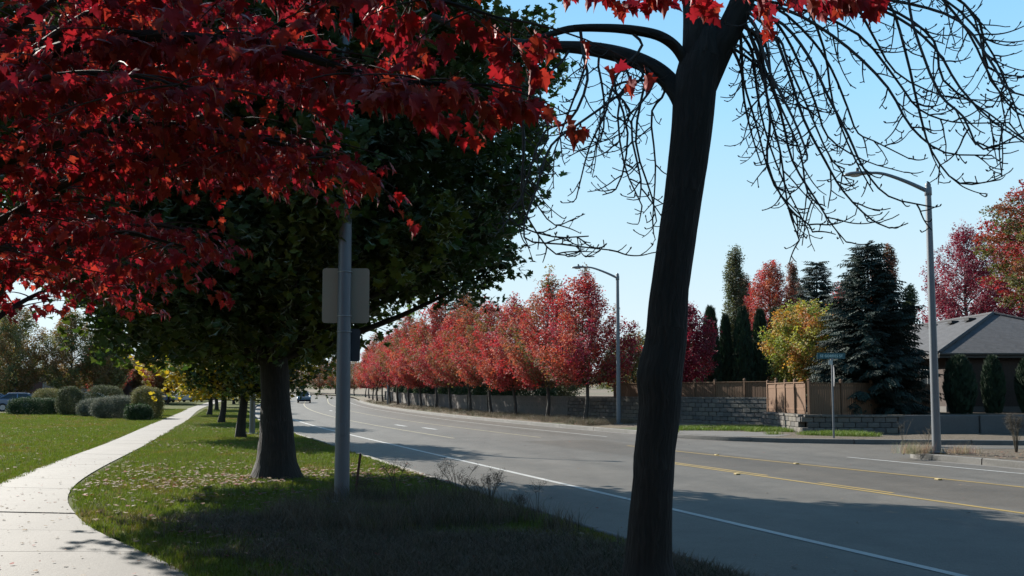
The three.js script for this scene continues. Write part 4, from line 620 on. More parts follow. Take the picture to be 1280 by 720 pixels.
// ------------------------------------------------------------------ trees behind the fence and the house
for (const [x, d, hh, R0, k] of [[11.3, 50, 5.75, 0.62, 0], [12.25, 50.4, 5.3, 0.45, 1], [13.1, 49.8, 5.75, 0.68, 2], [14.2, 50.2, 5.6, 0.62, 3], [15.0, 50, 5.65, 0.6, 4], [16.1, 50.4, 5.4, 0.6, 5]])
  cypress('arborvitae', `dark arborvitae column behind the fence, ${ORD[k]} from the crimson maple`, 'tree', 'arborvitae columns behind the fence', { x, d, y: 0.72, h: hh, R: R0, count: 3400, seed: 420 + k, pal: PAL.cedar, leafScale: 0.7 });
const yTr = 0.72;
tree('maple_tree', 'crimson maple rising behind the cedar fence beside the arborvitae columns', undefined, { x: 9.1, d: 46.2, y: yTr, h: 5.7, r: 0.09, base: 1.2, R: 1.45, shape: 'oval', shoots: 60, count: 2600, puff: 0.4, slope: 0.5, pal: PAL.crimson, geo: CL.mid, seed: 431 });
tree('maple_tree', 'orange and gold maple behind the fence beside the dark spruce', undefined, { x: 14.3, d: 42.5, y: yTr, h: 5.3, r: 0.1, base: 1.1, R: 2.25, shape: 'round', shoots: 75, count: 3600, puff: 0.4, slope: 0.6, pal: PAL.orange, geo: CL.midB, seed: 432 });
tree('poplar_tree', 'tall narrow olive poplar above the arborvitae columns', undefined, { x: 19.9, d: 78, y: 0.7, h: 13.9, r: 0.16, base: 2, R: 1.15, shape: 'column', shoots: 90, count: 2600, puff: 0.45, slope: 2.4, pal: PAL.poplar, geo: CL.midB, seed: 433, leafScale: 1.2 });
tree('poplar_tree', 'narrow copper poplar next to the tall olive poplar', undefined, { x: 21.1, d: 79, y: 0.7, h: 11.6, r: 0.14, base: 2, R: 0.95, shape: 'column', shoots: 70, count: 1900, puff: 0.4, slope: 2.4, pal: PAL.copper, geo: CL.midB, seed: 434, leafScale: 1.2 });
tree('maple_tree', 'tall rounded red maple beyond the arborvitae columns', undefined, { x: 21.3, d: 72, y: 0.7, h: 11.7, r: 0.18, base: 2.5, R: 2.4, shape: 'oval', shoots: 95, count: 4200, puff: 0.5, slope: 1.0, pal: [...PAL.red, [0.36, 0.09, 0.035]], geo: CL.midB, seed: 435, leafScale: 1.15 });
for (const [x, d, hh, k] of [[24.9, 78, 12.6, 0], [26.0, 80, 11.2, 1]]) tree('poplar_tree', k ? 'thin copper poplar spire beside the rounded red maple, shorter of two' : 'thin copper poplar spire beside the rounded red maple, taller of two', 'poplar spires behind the red maple', { x, d, y: 0.7, h: hh, r: 0.12, base: 2, R: 0.65, shape: 'column', shoots: 50, count: 1300, puff: 0.3, slope: 2.6, pal: PAL.copper, geo: CL.midB, seed: 436 + k, leafScale: 1.1 });
conifer('fir_tree', 'dark blue-green fir between the red maple and the spruce', undefined, { x: 21.6, d: 62, y: 0.7, h: 10.2, r: 0.2, base: 1.2, R: 2.7, whorls: 26, seed: 440, pal: PAL.spruce, leafScale: 2.0, dense: 1.6 });
tree('maple_tree', 'small red treetop showing between the fir and the spruce', undefined, { x: 30.3, d: 80, y: 0.7, h: 11.0, r: 0.16, base: 3, R: 1.9, shape: 'oval', shoots: 50, count: 1700, puff: 0.5, slope: 1, pal: PAL.red, geo: CL.midB, seed: 441, leafScale: 1.2 });
conifer('spruce_tree', 'large dark spruce with sweeping boughs at the street corner', undefined, { x: 14.9, d: 36.6, y: yTr, h: 7.1, r: 0.16, base: 0.5, R: 2.4, whorls: 30, seed: 442, pal: PAL.spruce, leafScale: 1.7, dense: 1.9 });
conifer('fir_tree', 'shorter dark fir standing between the spruce and the house', undefined, { x: 16.8, d: 39.6, y: yTr, h: 3.9, r: 0.12, base: 0.4, R: 1.5, whorls: 20, seed: 443, pal: PAL.spruce, leafScale: 1.6, dense: 1.7 });
for (const [x, d, hh, pal, k, lab] of [[26.7, 62, 11.4, PAL.copper, 0, 'copper red poplar spire behind the spruce, taller of two'], [26.0, 62.6, 10.2, PAL.copper, 1, 'copper red poplar spire behind the spruce, shorter of two'], [27.6, 61, 8.4, PAL.poplar, 2, 'green poplar spire behind the house roof and the spruce']]) tree('poplar_tree', lab, undefined, { x, d, y: 0.7, h: hh, r: 0.12, base: 1.5, R: 0.6, shape: 'column', shoots: 55, count: 1700, puff: 0.28, slope: 2.6, pal, geo: CL.midB, seed: 450 + k });
for (const [x, d, hh, R0, k] of [[33.3, 64, 13.2, 3.4, 0], [38.5, 66, 14.2, 3.8, 1]]) tree('maple_tree', k ? 'taller crimson maple behind the house roof, behind the layered red and green maple' : 'crimson maple behind the house roof beside the corner street light', 'crimson maples behind the house', { x, d, y: 0.7, h: hh, r: 0.2, base: 2.5, R: R0, shape: 'oval', shoots: 110, count: 6000, puff: 0.55, slope: 0.9, pal: PAL.crimson, geo: CL.midB, seed: 455 + k, leafScale: 1.05 });
tree('maple_tree', 'spreading maple with red and green layers above the house front', undefined, { x: 23.4, d: 37.2, y: yTr, h: 10.2, r: 0.16, base: 4.4, R: 3.3, shape: 'round', shoots: 60, count: 5600, puff: 0.45, slope: 0.12, bend: -0.1, pal: [[0.313, 0.02, 0.024], [0.299, 0.034, 0.02], [0.204, 0.068, 0.024], [0.095, 0.102, 0.02], [0.15, 0.15, 0.027]], geo: CL.mid, seed: 460 });
// beyond the far wall
conifer('fir_tree', 'tall dark fir rising behind the red maples along the verge', undefined, { x: -7.0, d: 92, h: 12.2, r: 0.22, base: 2, R: 2.6, whorls: 22, seed: 465, pal: PAL.spruce, leafScale: 1.6 });
tree('maple_tree', 'rust brown tree rising behind the red maples beside the tall fir', undefined, { x: -5.3, d: 96, h: 12.4, r: 0.2, base: 3, R: 2.3, shape: 'oval', shoots: 60, count: 2200, puff: 0.55, pal: PAL.rust, geo: CL.far, seed: 466, leafScale: 0.7 });
for (const [x, d, hh, k] of [[10.5, 62, 6.2, 0], [13.5, 70, 7.2, 1], [8.3, 60, 5.6, 2], [4.2, 75, 6.4, 3], [-1.5, 88, 7, 4], [-12, 118, 8, 5], [-20, 150, 9, 6], [-27, 175, 9, 7]]) tree('maple_tree', `olive garden tree behind the long walls, ${ORD[[2, 1, 3, 4, 5, 6, 7, 8][[1, 2, 0, 3, 4, 5, 6, 7][k]] - 1]} counted from the house`, 'garden trees behind the wall', { x, d, h: hh, r: 0.12, base: 1.2, R: 2.4, shape: 'oval', shoots: 45, count: 1500, puff: 0.6, pal: k % 3 ? PAL.olive : PAL.poplar, geo: CL.far, seed: 470 + k, leafScale: 0.6 });
// ------------------------------------------------------------------ street lights
function streetLight(label, h, arm, yaw, x, y, d) {
  const o = thing('street_light', label, 'street light', 'street lights along the road'), pole = new Buf();
  tubeInto(pole, [[0, 0, 0, 0.105], [0, h * 0.5, 0, 0.09], [0, h, 0, 0.07]], 16);
  const po = part('pole', pole.geo(), M.steel, o); part('cap', new THREE.SphereGeometry(0.072, 12, 6, 0, 6.3, 0, 1.6).translate(0, h, 0), M.steel, po);
  part('base_plate', new RoundedBoxGeometry(0.36, 0.04, 0.36, 2, 0.01).translate(0, 0.03, 0), M.steel, o);
  for (const [a, b] of [[-1, -1], [1, -1], [-1, 1], [1, 1]]) part('anchor_bolt', new THREE.CylinderGeometry(0.018, 0.018, 0.07, 6).translate(a * 0.14, 0.07, b * 0.14), M.steel, o);
  const hh = part('hand_hole', new RoundedBoxGeometry(0.08, 0.18, 0.03, 2, 0.012).translate(0, 1.02, 0.088), M.steel, po); hh.rotation.y = -yaw + 0.15; 
  const A = new Buf(); tubeInto(A, refine([[0, h - 0.16, 0, 0.055], [arm * 0.35, h + 0.12, 0, 0.048], [arm * 0.72, h + 0.36, 0, 0.04], [arm * 0.88, h + 0.42, 0, 0.036], [arm, h + 0.43, 0, 0.036]], 4), 10); const ar = part('arm', A.geo(), M.steel, o);
  part('arm_clamp', tubeGeo([[0, h - 0.26, 0, 0.088], [0, h - 0.06, 0, 0.086]], 14), M.steel, ar);
  const hd = new Buf(), n = 12; // cobra head: swept ellipse sections
  const sec = [[0, 0.04, 0.04], [0.12, 0.06, 0.055], [0.3, 0.12, 0.075], [0.5, 0.125, 0.07], [0.62, 0.09, 0.045], [0.66, 0.03, 0.015]], rings = sec.map(([z, a, b]) => { const r = []; for (let k = 0; k <= n; k++) { const q = k / n * 6.283; r.push(hd.v(arm - 0.03 + z, h + 0.43 + Math.sin(q) * b * (Math.sin(q) < 0 ? 0.6 : 1), Math.cos(q) * a)); } return r; });
  for (let k = 0; k < sec.length - 1; k++) for (let q = 0; q < n; q++) hd.q(rings[k][q], rings[k][q + 1], rings[k + 1][q + 1], rings[k + 1][q]);
  const head = part('lamp_head', hd.geo(), M.steel, o); part('lens', new THREE.SphereGeometry(0.11, 12, 6, 0, 6.3, 1.7, 1.45).scale(1.4, 0.5, 0.9).translate(arm + 0.35, h + 0.41, 0), std([0.374, 0.381, 0.374], { roughness: 0.15 }), head);
  part('photocell', new THREE.CylinderGeometry(0.035, 0.04, 0.09, 10).translate(arm + 0.3, h + 0.545, 0), std([0.041, 0.041, 0.044]), head);
  o.position.set(x, y, -d); o.rotation.y = yaw; return o;
}
const across = Math.PI - THREE.MathUtils.degToRad(20);
streetLight('grey street light on the dry corner verge opposite the house', 6.75, 1.35, across, 10.55, 0.15, 22.0);
{ const [x, d] = [4.95, 41.0]; streetLight('grey street light among the red maples before the stone wall', 7.0, 1.6, across, x, 0.18, d); }
streetLight('weathered grey steel pole carrying the square sign', 8.2, 1.6, Math.PI + across, -2.35, 0.12, 12.27);
streetLight('pale street light pole behind the thick green maple trunk', 8.2, 1.6, Math.PI + across, -9.55, 0.12, 32.5);
{ const [x, d] = R(86, 12); streetLight('grey street light far along the red maple verge', 8.2, 1.6, across, x, rise(d) + 0.2, d); }

// signs on the near pole, seen from behind
function plate(w, h, th, r) { const s = new THREE.Shape(), x = w / 2, y = h / 2; s.moveTo(-x + r, -y); s.lineTo(x - r, -y); s.absarc(x - r, -y + r, r, -1.5708, 0); s.lineTo(x, y - r); s.absarc(x - r, y - r, r, 0, 1.5708); s.lineTo(-x + r, y); s.absarc(-x + r, y - r, r, 1.5708, 3.1416); s.lineTo(-x, -y + r); s.absarc(-x + r, -y + r, r, 3.1416, 4.7124); return new THREE.ExtrudeGeometry(s, { depth: th, bevelEnabled: false }); }
{
  const o = thing('road_sign', 'square grey sign back strapped to the steel pole', 'sign'), alu = std([0.29, 0.235, 0.175], { metalness: 0.25, roughness: 0.55, bumpMap: T.grit, bumpScale: 0.0006 });
  part('panel', plate(0.66, 0.78, 0.004, 0.045), alu, o);
  for (const y of [-0.3, 0.32]) { const b = part('strap', new THREE.TorusGeometry(0.099, 0.008, 6, 24).rotateX(Math.PI / 2).translate(0.0, y, 0.102), std([0.34, 0.34, 0.34], { metalness: 0.6, roughness: 0.35 }), o); part('bracket', boxGeo(0, y, 0.012, 0.12, 0.04, 0.016), alu, b); }
  o.position.set(-2.35, 3.02, -12.27 - 0.105); o.rotation.y = 0.04;
  const k = thing('road_sign', 'small dark sign back below the square sign on the steel pole', 'sign'); part('panel', plate(0.3, 0.46, 0.004, 0.03), std([0.034, 0.037, 0.044], { roughness: 0.6 }), k); part('strap', new THREE.TorusGeometry(0.099, 0.008, 6, 24).rotateX(Math.PI / 2).translate(-0.06, 0.18, 0.1), std([0.306, 0.306, 0.313], { metalness: 0.6, roughness: 0.35 }), k);
  k.position.set(-2.29, 2.32, -12.27 - 0.103); k.rotation.y = 0.05;
}
{ // reddish stake beside the pole
  const o = thing('marker_stake', 'short leaning rust brown stake in the grass beside the steel pole', 'stake'), b = new Buf(); tubeInto(b, [[0, -0.1, 0, 0.02], [0.02, 0.2, 0, 0.02], [0.07, 0.62, 0, 0.02]], 5); part('post', b.geo(), std([0.088, 0.034, 0.024]), o); part('tip', tubeGeo([[0.07, 0.62, 0, 0.021], [0.073, 0.65, 0, 0.012]], 5), std([0.068, 0.031, 0.024]), o); o.position.set(-2.28, 0.12, -12.9);
}
{ // white notice further along the strip
  const o = thing('notice_sign', 'small white notice on a thin stake behind the pale pole', 'sign'); part('panel', plate(0.42, 0.62, 0.01, 0.02).translate(0, 1.25, 0), std([0.49, 0.49, 0.476]), o); part('stake', tubeGeo([[0, 0, -0.02, 0.02], [0, 1.5, -0.02, 0.02]], 6), M.steel, o); o.position.set(-14.2, 0.12, -46.5); o.rotation.y = 0.2;
}
{ // street-name sign
  const o = thing('street_sign', 'blue-green street name blades on a thin grey post at the corner', 'sign'), post = new Buf(); tubeInto(post, [[0, -0.1, 0, 0.032], [0, 2.62, 0, 0.032]], 8); part('post', post.geo(), M.steel, o);
  const cv = document.createElement('canvas'); cv.width = 512; cv.height = 96; const g = cv.getContext('2d'); g.fillStyle = '#0a5560'; g.fillRect(0, 0, 512, 96); g.fillStyle = '#b9d6d4'; g.font = 'bold 66px sans-serif'; g.textAlign = 'center'; g.textBaseline = 'middle'; g.fillText('SE GORDES ST', 256, 50, 480);
  const tx = new THREE.CanvasTexture(cv); tx.colorSpace = THREE.SRGBColorSpace;
  const bl = part('name_blade', boxGeo(-0.02, 2.72, 0, 0.98, 0.2, 0.012), std([0.01, 0.068, 0.082], { roughness: 0.45 }), o);
  const face = new THREE.PlaneGeometry(0.95, 0.18); const fm = std([0.68, 0.68, 0.68], { map: tx, roughness: 0.45 }); part('name_print', face.clone().translate(-0.02, 2.72, 0.0085), fm, bl);
  part('blade_bracket', boxGeo(0, 2.61, 0, 0.09, 0.06, 0.05), M.steel, o); part('tag_plate', boxGeo(-0.07, 2.5, 0.04, 0.14, 0.15, 0.006), std([0.34, 0.374, 0.354]), o);
  const oc = new THREE.Shape(); for (let k = 0; k < 8; k++) { const a = (k + 0.5) / 8 * 6.2832; oc[k ? 'lineTo' : 'moveTo'](Math.cos(a) * 0.38, Math.sin(a) * 0.38); } oc.closePath();
  const st = part('stop_panel', new THREE.ExtrudeGeometry(oc, { depth: 0.005, bevelEnabled: false }).rotateY(1.17).translate(0.045, 2.06, 0), std([0.224, 0.231, 0.245], { metalness: 0.3, roughness: 0.45 }), o); part('stop_face', new THREE.ShapeGeometry(oc).rotateY(1.17).translate(0.053, 2.06, 0.0012), std([0.34, 0.02, 0.02], { roughness: 0.4 }), st);
  o.position.set(9.62, 0.15, -28.9 + 1.6); o.position.z = -29.2; o.position.x = 10.62; o.rotation.y = 0.12;
}

// ------------------------------------------------------------------ cars
function car(label, group, paint, o = {}) {
  const c = thing('parked_car', label, 'car', group), L = 4.5, W = 1.78, pm = new THREE.MeshPhysicalMaterial({ color: col(...paint), roughness: 0.35, metalness: 0.25, clearcoat: 1, clearcoatRoughness: 0.08 }), glass = new THREE.MeshPhysicalMaterial({ color: col(0.015, 0.018, 0.022), roughness: 0.05 }), rub = std([0.014, 0.014, 0.014]), rimM = std([0.272, 0.272, 0.286], { metalness: 0.7, roughness: 0.35 });
  const prof = (pts, half, bev) => { const s = new THREE.Shape(); pts.forEach((p, k) => k ? s.lineTo(...p) : s.moveTo(...p)); return new THREE.ExtrudeGeometry(s, { depth: 2 * half - 2 * bev, bevelEnabled: true, bevelSize: bev * 0.6, bevelThickness: bev, bevelSegments: 3 }).translate(0, 0, -half + bev); };
  const arch = (x, n = 8) => { const a = []; for (let k = 0; k <= n; k++) { const q = Math.PI * (1 - k / n); a.push([x + 0.36 * Math.cos(q), 0.32 + 0.36 * Math.sin(q)]); } return a; };
  const body = part('body', prof([[-2.18, 0.28], ...arch(-1.35), ...arch(1.35), [2.18, 0.26], [2.24, 0.45], [2.2, 0.62], [2.0, 0.74], [1.1, 0.90], [-1.45, 0.95], [-2.1, 0.92], [-2.22, 0.7], [-2.24, 0.45]], W / 2, 0.09), pm, c);
  const cab = new Buf(), sec = [[-1.75, 0.93, -1.05, 1.40], [1.05, 0.9, 0.2, 1.42]]; const a = [[-1.75, 0.93, 0.78], [1.05, 0.90, 0.78], [0.25, 1.40, 0.6], [-1.0, 1.40, 0.6]], id = [1, -1].map(s => a.map(p => cab.v(p[0], p[1], p[2] * s))); cab.q(...id[0]); cab.q(...id[1].slice().reverse()); cab.q(id[0][1], id[1][1], id[1][2], id[0][2]); cab.q(id[0][0], id[0][3], id[1][3], id[1][0]); cab.q(id[0][3], id[0][2], id[1][2], id[1][3]);
  const gl = part('window', cab.geo().toNonIndexed(), glass, c); gl.geometry.computeVertexNormals();
  part('roof', prof([[-1.1, 1.38], [0.32, 1.38], [0.2, 1.44], [-0.4, 1.46], [-1.0, 1.44]], 0.63, 0.05), pm, c);
  const pil = new Buf(); for (const s of [1, -1]) for (const [p, q] of [[a[1], a[2]], [a[0], a[3]], [[-0.35, 0.92, 0.785], [-0.4, 1.4, 0.61]]]) tubeInto(pil, [[p[0], p[1], p[2] * s, 0.045], [q[0], q[1], q[2] * s, 0.04]], 5); part('pillar', pil.geo(), pm, c);
  for (const x of [-1.35, 1.35]) for (const s of [1, -1]) { const w = new THREE.Group(); w.name = 'wheel'; c.add(w); part('tyre', new THREE.TorusGeometry(0.245, 0.085, 10, 24).translate(x, 0.32, s * (W / 2 - 0.11)), rub, w); part('rim', new THREE.CylinderGeometry(0.2, 0.2, 0.1, 16).rotateX(Math.PI / 2).translate(x, 0.32, s * (W / 2 - 0.09)), rimM, w); }
  for (const s of [1, -1]) { part('headlight', new THREE.SphereGeometry(0.12, 10, 8).scale(0.7, 0.6, 1.5).translate(2.1, 0.62, s * 0.62), std([0.476, 0.476, 0.476], { roughness: 0.1 }), c); part('tail_light', boxGeo(-2.22, 0.76, s * 0.66, 0.08, 0.14, 0.3), std([0.204, 0.007, 0.01], { roughness: 0.2 }), c); part('mirror', new THREE.SphereGeometry(0.09, 8, 6).scale(0.7, 0.8, 1.2).translate(0.75, 0.98, s * 0.93), pm, c); }
  part('bumper', new RoundedBoxGeometry(0.12, 0.22, 1.6, 2, 0.05).translate(2.2, 0.4, 0), rub, c); part('plate', boxGeo(-2.27, 0.55, 0, 0.01, 0.12, 0.32), std([0.476, 0.476, 0.462]), c); part('underbody', boxGeo(0, 0.26, 0, 3.9, 0.12, 1.5), rub, c);
  return c;
}
const put = (c, x, d, yaw, y) => { c.position.set(x, y ?? rise(d), -d); c.rotation.y = yaw; };
{ const [x, d] = R(110, 3.0), c = car('blue-black sedan driving along the road towards the bend', undefined, [0.01, 0.014, 0.026]); c.name = 'moving_car'; put(c, x, d, -Math.PI / 2 + Rh(114) - 0.0); }
struct('parking_lot', polySheet([[-95, 65], [-34, 66], [-35.5, 90], [-95, 90]], 0.175), M.asphalt);
const lotY = 0.18;
put(car('dark blue sedan parked beside the clipped box hedge', undefined, [0.06, 0.10, 0.18]), -38.7, 70, 0.35, lotY);
put(car('blue hatchback parked behind the dark blue sedan', undefined, [0.10, 0.15, 0.24]), -42.4, 72.3, 0.35, lotY);
put(car('black car parked behind the round clipped shrubs', undefined, [0.012, 0.012, 0.015]), -36.9, 75.5, 0.25, lotY);
put(car('white car parked behind the low grey shrubs', undefined, [0.65, 0.65, 0.63]), -36.8, 78, 0.3, lotY);
for (const [x, d, p, k, lab] of [[-46.2, 116, [0.16, 0.22, 0.34], 0, 'steel blue car in the far lot beside the sidewalk'], [-44.2, 118, [0.5, 0.52, 0.55], 1, 'silver car in the far lot beside the sidewalk'], [-42.6, 121, [0.03, 0.03, 0.035], 2, 'black car in the far lot beside the sidewalk'], [-48.6, 119, [0.55, 0.54, 0.5], 3, 'cream car in the far lot beside the sidewalk']]) put(car(lab, undefined, p), x, d, 1.0 + 0.2 * k, rise(d) + 0.13);
{ // long brick building behind the lot
  const h = thing('brick_building', 'long dark red brick building behind the parked cars', 'building'), bm = std([0.102, 0.041, 0.034], { map: T.block }), w = part('wall', boxGeo(-66, 2.2, -112, 34, 4.2, 10), bm, h);
  part('roof', boxGeo(-66, 4.42, -112, 35, 0.25, 11), std([0.041, 0.037, 0.037]), h);
  for (let k = 0; k < 8; k++) { const x = -80 + k * 4, wn = part('window', boxGeo(x, 2.2, -106.98, 1.9, 1.4, 0.08), std([0.238, 0.231, 0.224]), h); part('pane', boxGeo(x, 2.2, -106.92, 1.7, 1.2, 0.04), new THREE.MeshPhysicalMaterial({ color: col(0.03, 0.035, 0.04), roughness: 0.06 }), wn); }
}

// ------------------------------------------------------------------ shrubs and trees by the lot
const SH = { box: [[0.025, 0.056, 0.014], [0.034, 0.067, 0.018]], grey: [[0.122, 0.135, 0.092], [0.092, 0.104, 0.067], [0.148, 0.153, 0.110]], round: [[0.067, 0.079, 0.027], [0.092, 0.097, 0.034], [0.049, 0.067, 0.025]], bronze: [[0.196, 0.158, 0.043], [0.110, 0.122, 0.036], [0.148, 0.140, 0.036]] };
for (const [x, d, w, h, l, pal, pw, n, lab] of [
  [-33.6, 62, 3.0, 1.05, 1.6, SH.box, 7, 2600, 'dark clipped box hedge before the parked cars'], [-30.3, 60.5, 1.5, 1.85, 1.5, SH.round, 2.6, 1700, 'tall rounded shrub at the end of the box hedge'], [-35.6, 68, 2.4, 1.75, 2, SH.bronze, 3, 1800, 'bronze topped shrub behind the box hedge'],
  [-30.9, 67, 2.4, 1.95, 2.2, SH.round, 3.2, 2200, 'broad flat-topped shrub behind the grey mounds'], [-27.0, 57, 1.8, 1.05, 1.6, SH.grey, 2.3, 1500, 'smaller grey-green mounded shrub beside the rounded shrub'], [-23.6, 53, 3.0, 1.25, 2.0, SH.grey, 2.6, 2800, 'long grey-green mounded shrub beside the sidewalk'],
  [-24.3, 58.5, 1.35, 1.85, 1.4, SH.bronze, 3.5, 1700, 'clipped drum-shaped shrub behind its taller twin'], [-21.6, 52.3, 1.45, 1.7, 1.4, SH.bronze, 4, 1900, 'clipped drum-shaped shrub beside the sidewalk'], [-20.8, 49.2, 1.05, 0.75, 1.0, SH.box, 8, 1100, 'small dark clipped cube hedge at the sidewalk edge'], [-27.2, 63, 1.6, 1.1, 1.4, SH.round, 2.4, 1100, 'low round shrub behind the grey mounds']])
  boxHedge(w > 2.9 ? 'hedge' : 'shrub', lab, undefined, { x, d, w, h, l, pal, pw, count: n, seed: 500 + Math.round(-x * 7), geo: CL.tiny, leafScale: 1.5 });
for (const [x, d, h, R0, pal, sh, k, lab] of [
  [-47.5, 84, 10.2, 3.0, PAL.olive, 'oval', 0, 'tall dark olive tree behind the blue parked cars'], [-42.6, 85, 9.4, 2.7, [...PAL.olive, PAL.rust[2]], 'oval', 1, 'olive tree with brown tints next to the tall dark olive tree'], [-39.4, 86, 8.6, 2.2, PAL.olive, 'oval', 2, 'slim dark tree beside the small red maple'],
  [-45.2, 98, 7.0, 2.6, PAL.red, 'round', 3, 'small red maple behind the flat-topped shrub'], [-50.0, 108, 8.4, 2.6, PAL.crimson, 'oval', 4, 'crimson tree behind the small red maple'], [-40.6, 104, 5.8, 2.9, PAL.rust, 'round', 5, 'rust-tinted tree behind the drum-shaped shrubs'], [-46, 112, 6.2, 2.9, [...PAL.olive, ...PAL.rust], 'round', 6, 'olive and rust tree behind the grey mounds'],
  [-54, 92, 10.5, 3.4, PAL.olive, 'oval', 7, 'broad dark olive tree at the edge of the lot'], [-43, 134, 5.5, 2.8, PAL.rust, 'round', 8, 'rust tree beyond the far parked cars'], [-49, 138, 6.0, 3.0, PAL.rust, 'round', 9, 'rust tree beyond the cream car'], [-55, 140, 7, 3.2, [...PAL.rust, ...PAL.olive], 'round', 10, 'mottled tree beyond the brick building corner']])
  tree('maple_tree', lab, undefined, { x, d, h, r: 0.14, base: 1.5, R: R0, shape: sh, shoots: 80, count: 3600, puff: 0.5, slope: 0.8, pal: pal.map(c => c.map(v => v * 1.35)), geo: CL.midB, seed: 530 + k, leafScale: 1.3 });
// far wood closing the view
{
  const t = new THREE.Group(); t.name = 'far_treeline'; t.userData = { kind: 'stuff', label: 'distant mixed woodland along the horizon', category: 'woodland' }; scene.add(t); const r = RNG(77), list = [];
  for (let k = 0; k < 150; k++) { const a = lerp(-0.75, 0.75, r()), d = 260 + 90 * r(), x = Math.tan(a) * d, h = 5 + 6 * r(), w = 3 + 3 * r(), pal = [PAL.olive, PAL.rust, PAL.spruce, PAL.poplar][Math.floor(r() * 4)]; for (let q = 0; q < 90; q++) { const v = r(), an = r() * 6.28, rr = w * Math.sqrt(r()) * Math.pow(1 - v, 0.5); list.push({ p: [x + rr * Math.cos(an), rise(d) + v * h, -d + rr * Math.sin(an)], s: 2.6 * (0.7 + 0.6 * r()), c: tint(pal[Math.floor(r() * pal.length)], r) }); } }
  scatter('foliage', CL.far, LEAF, list, t, 78);
}
for (let k = 0; k < 9; k++) { const s = 47 + k * 8.5, [x, d] = R(s, 16.6); boxHedge('hedge', `dark garden hedge showing over the long grey wall, ${ORD[k]} from the house`, 'garden hedges behind the wall', { x, d, y: rise(d) + 0.24, w: 1.7, l: 8.3, h: 2.0 + 0.5 * hash(k, 8), turn: Rh(s), count: 2200, pal: SH.box, pw: 4, seed: 960 + k, geo: CL.fine, leafScale: 1.6 }); }
// ------------------------------------------------------------------ grass, weeds, fallen leaves
function tuft(n, h, w, spread, seed, lean = 0.6) { const b = new Buf(), r = RNG(seed); for (let k = 0; k < n; k++) { const a = r() * 6.28, x = spread * (r() - 0.5), z = spread * (r() - 0.5), l = h * (0.55 + 0.45 * r()), o = lean * l * r(), c = Math.cos(a), s = Math.sin(a), i0 = b.v(x - s * w, 0, z + c * w), i1 = b.v(x + s * w, 0, z - c * w), m0 = b.v(x + c * o * 0.3 - s * w * 0.8, l * 0.55, z + s * o * 0.3 + c * w * 0.8), m1 = b.v(x + c * o * 0.3 + s * w * 0.8, l * 0.55, z + s * o * 0.3 - c * w * 0.8), e = b.v(x + c * o, l, z + s * o); b.q(i0, i1, m1, m0); b.t(m0, m1, e); } return b.geo(); }
function swardBand(name, label, geo, count, seed, pick) { const r = RNG(seed), list = []; let g = 0; while (list.length < count && g++ < count * 12) { const l = pick(r); if (l) list.push(l); } const o = scatter(name, geo, leafMat(0.4), list, scene, seed + 1); o.userData = { kind: 'stuff', label, category: 'grass' }; return o; }
const swL = d => d < 14.7 ? lerp(-4.95, -8.5, (d - 7.49) / 7.2) : lerp(-8.46, -17.66, (d - 14.68) / 28.7), swR = d => d < 10.4 ? lerp(-2.84, -5.0, (d - 7.65) / 2.76) : d < 13.9 ? lerp(-5.0, -6.9, (d - 10.41) / 3.5) : lerp(-6.9, -16.1, (d - 13.9) / 29.3);
const curbX = d => { const s = (d - 13.82 + 2.05 * Math.sin(0.372)) / Math.cos(0.372); return R(s, -2.22)[0]; };
const grassC = (x, d, r) => { const n = fbm(x * 0.35 + 50, d * 0.35 + 50, 4), m = fbm(x * 1.7 + 9, d * 1.7 + 9, 3), dry = smooth(0.50, 0.72, m * 0.6 + n * 0.4), k = 0.75 + 0.5 * r(); return r() < 0.06 + 0.3 * dry ? [0.2 * k, 0.15 * k, 0.06 * k] : [lerp(0.115, 0.165, dry) * k, lerp(0.16, 0.15, dry) * k, 0.012 * k]; };
swardBand('lawn_grass', 'mown green grass of the strip between sidewalk and road', tuft(9, 0.075, 0.0035, 0.13, 1), 42000, 601, r => { const d = 6.3 + 72 * Math.pow(r(), 1.8), x = lerp(swR(d), curbX(d) - 0.1, r()); if (r() < nearDirt(x, d) * 0.97) return; return { p: [x, rise(d) + 0.118, -d], s: [0.9 + d * 0.012, 0.8 + 0.5 * r(), 0.9 + d * 0.012], c: grassC(x, d, r), e: [0, r() * 6.28, 0] }; });
swardBand('lawn_grass', 'mown green grass of the lawn before the shrubs', tuft(9, 0.07, 0.0035, 0.13, 2), 56000, 602, r => { const d = 6.8 + 72 * Math.pow(r(), 1.5), x = swL(d) - (0.02 + 14 * Math.pow(r(), 1.3)); return { p: [x, rise(d) + 0.118, -d], s: [1 + d * 0.017, 0.8 + 0.5 * r(), 1 + d * 0.017], c: grassC(x, d, r), e: [0, r() * 6.28, 0] }; });
const DRY = tuft(16, 0.42, 0.0028, 0.22, 3, 0.9), DRYS = tuft(10, 0.14, 0.003, 0.2, 4, 1.4);
const dryC = r => { const k = 0.6 + 0.6 * r(); return r() < 0.2 ? [0.05 * k, 0.06 * k, 0.022 * k] : [0.135 * k, 0.108 * k, 0.072 * k]; };
swardBand('dry_grass', 'tall dead grass round the foot of the steel pole', DRY, 700, 603, r => { const d = 9.2 + 3.4 * r(), x = lerp(-2.9, curbX(d) - 0.3, r()); if (fbm(x * 1.3 + 3, d * 1.3 + 3, 3) < 0.47) return; return { p: [x, 0.11, -d], s: 0.55 + 0.5 * r(), c: dryC(r), e: [0.2 * (r() - 0.5), r() * 6.28, 0.2 * (r() - 0.5)] }; });
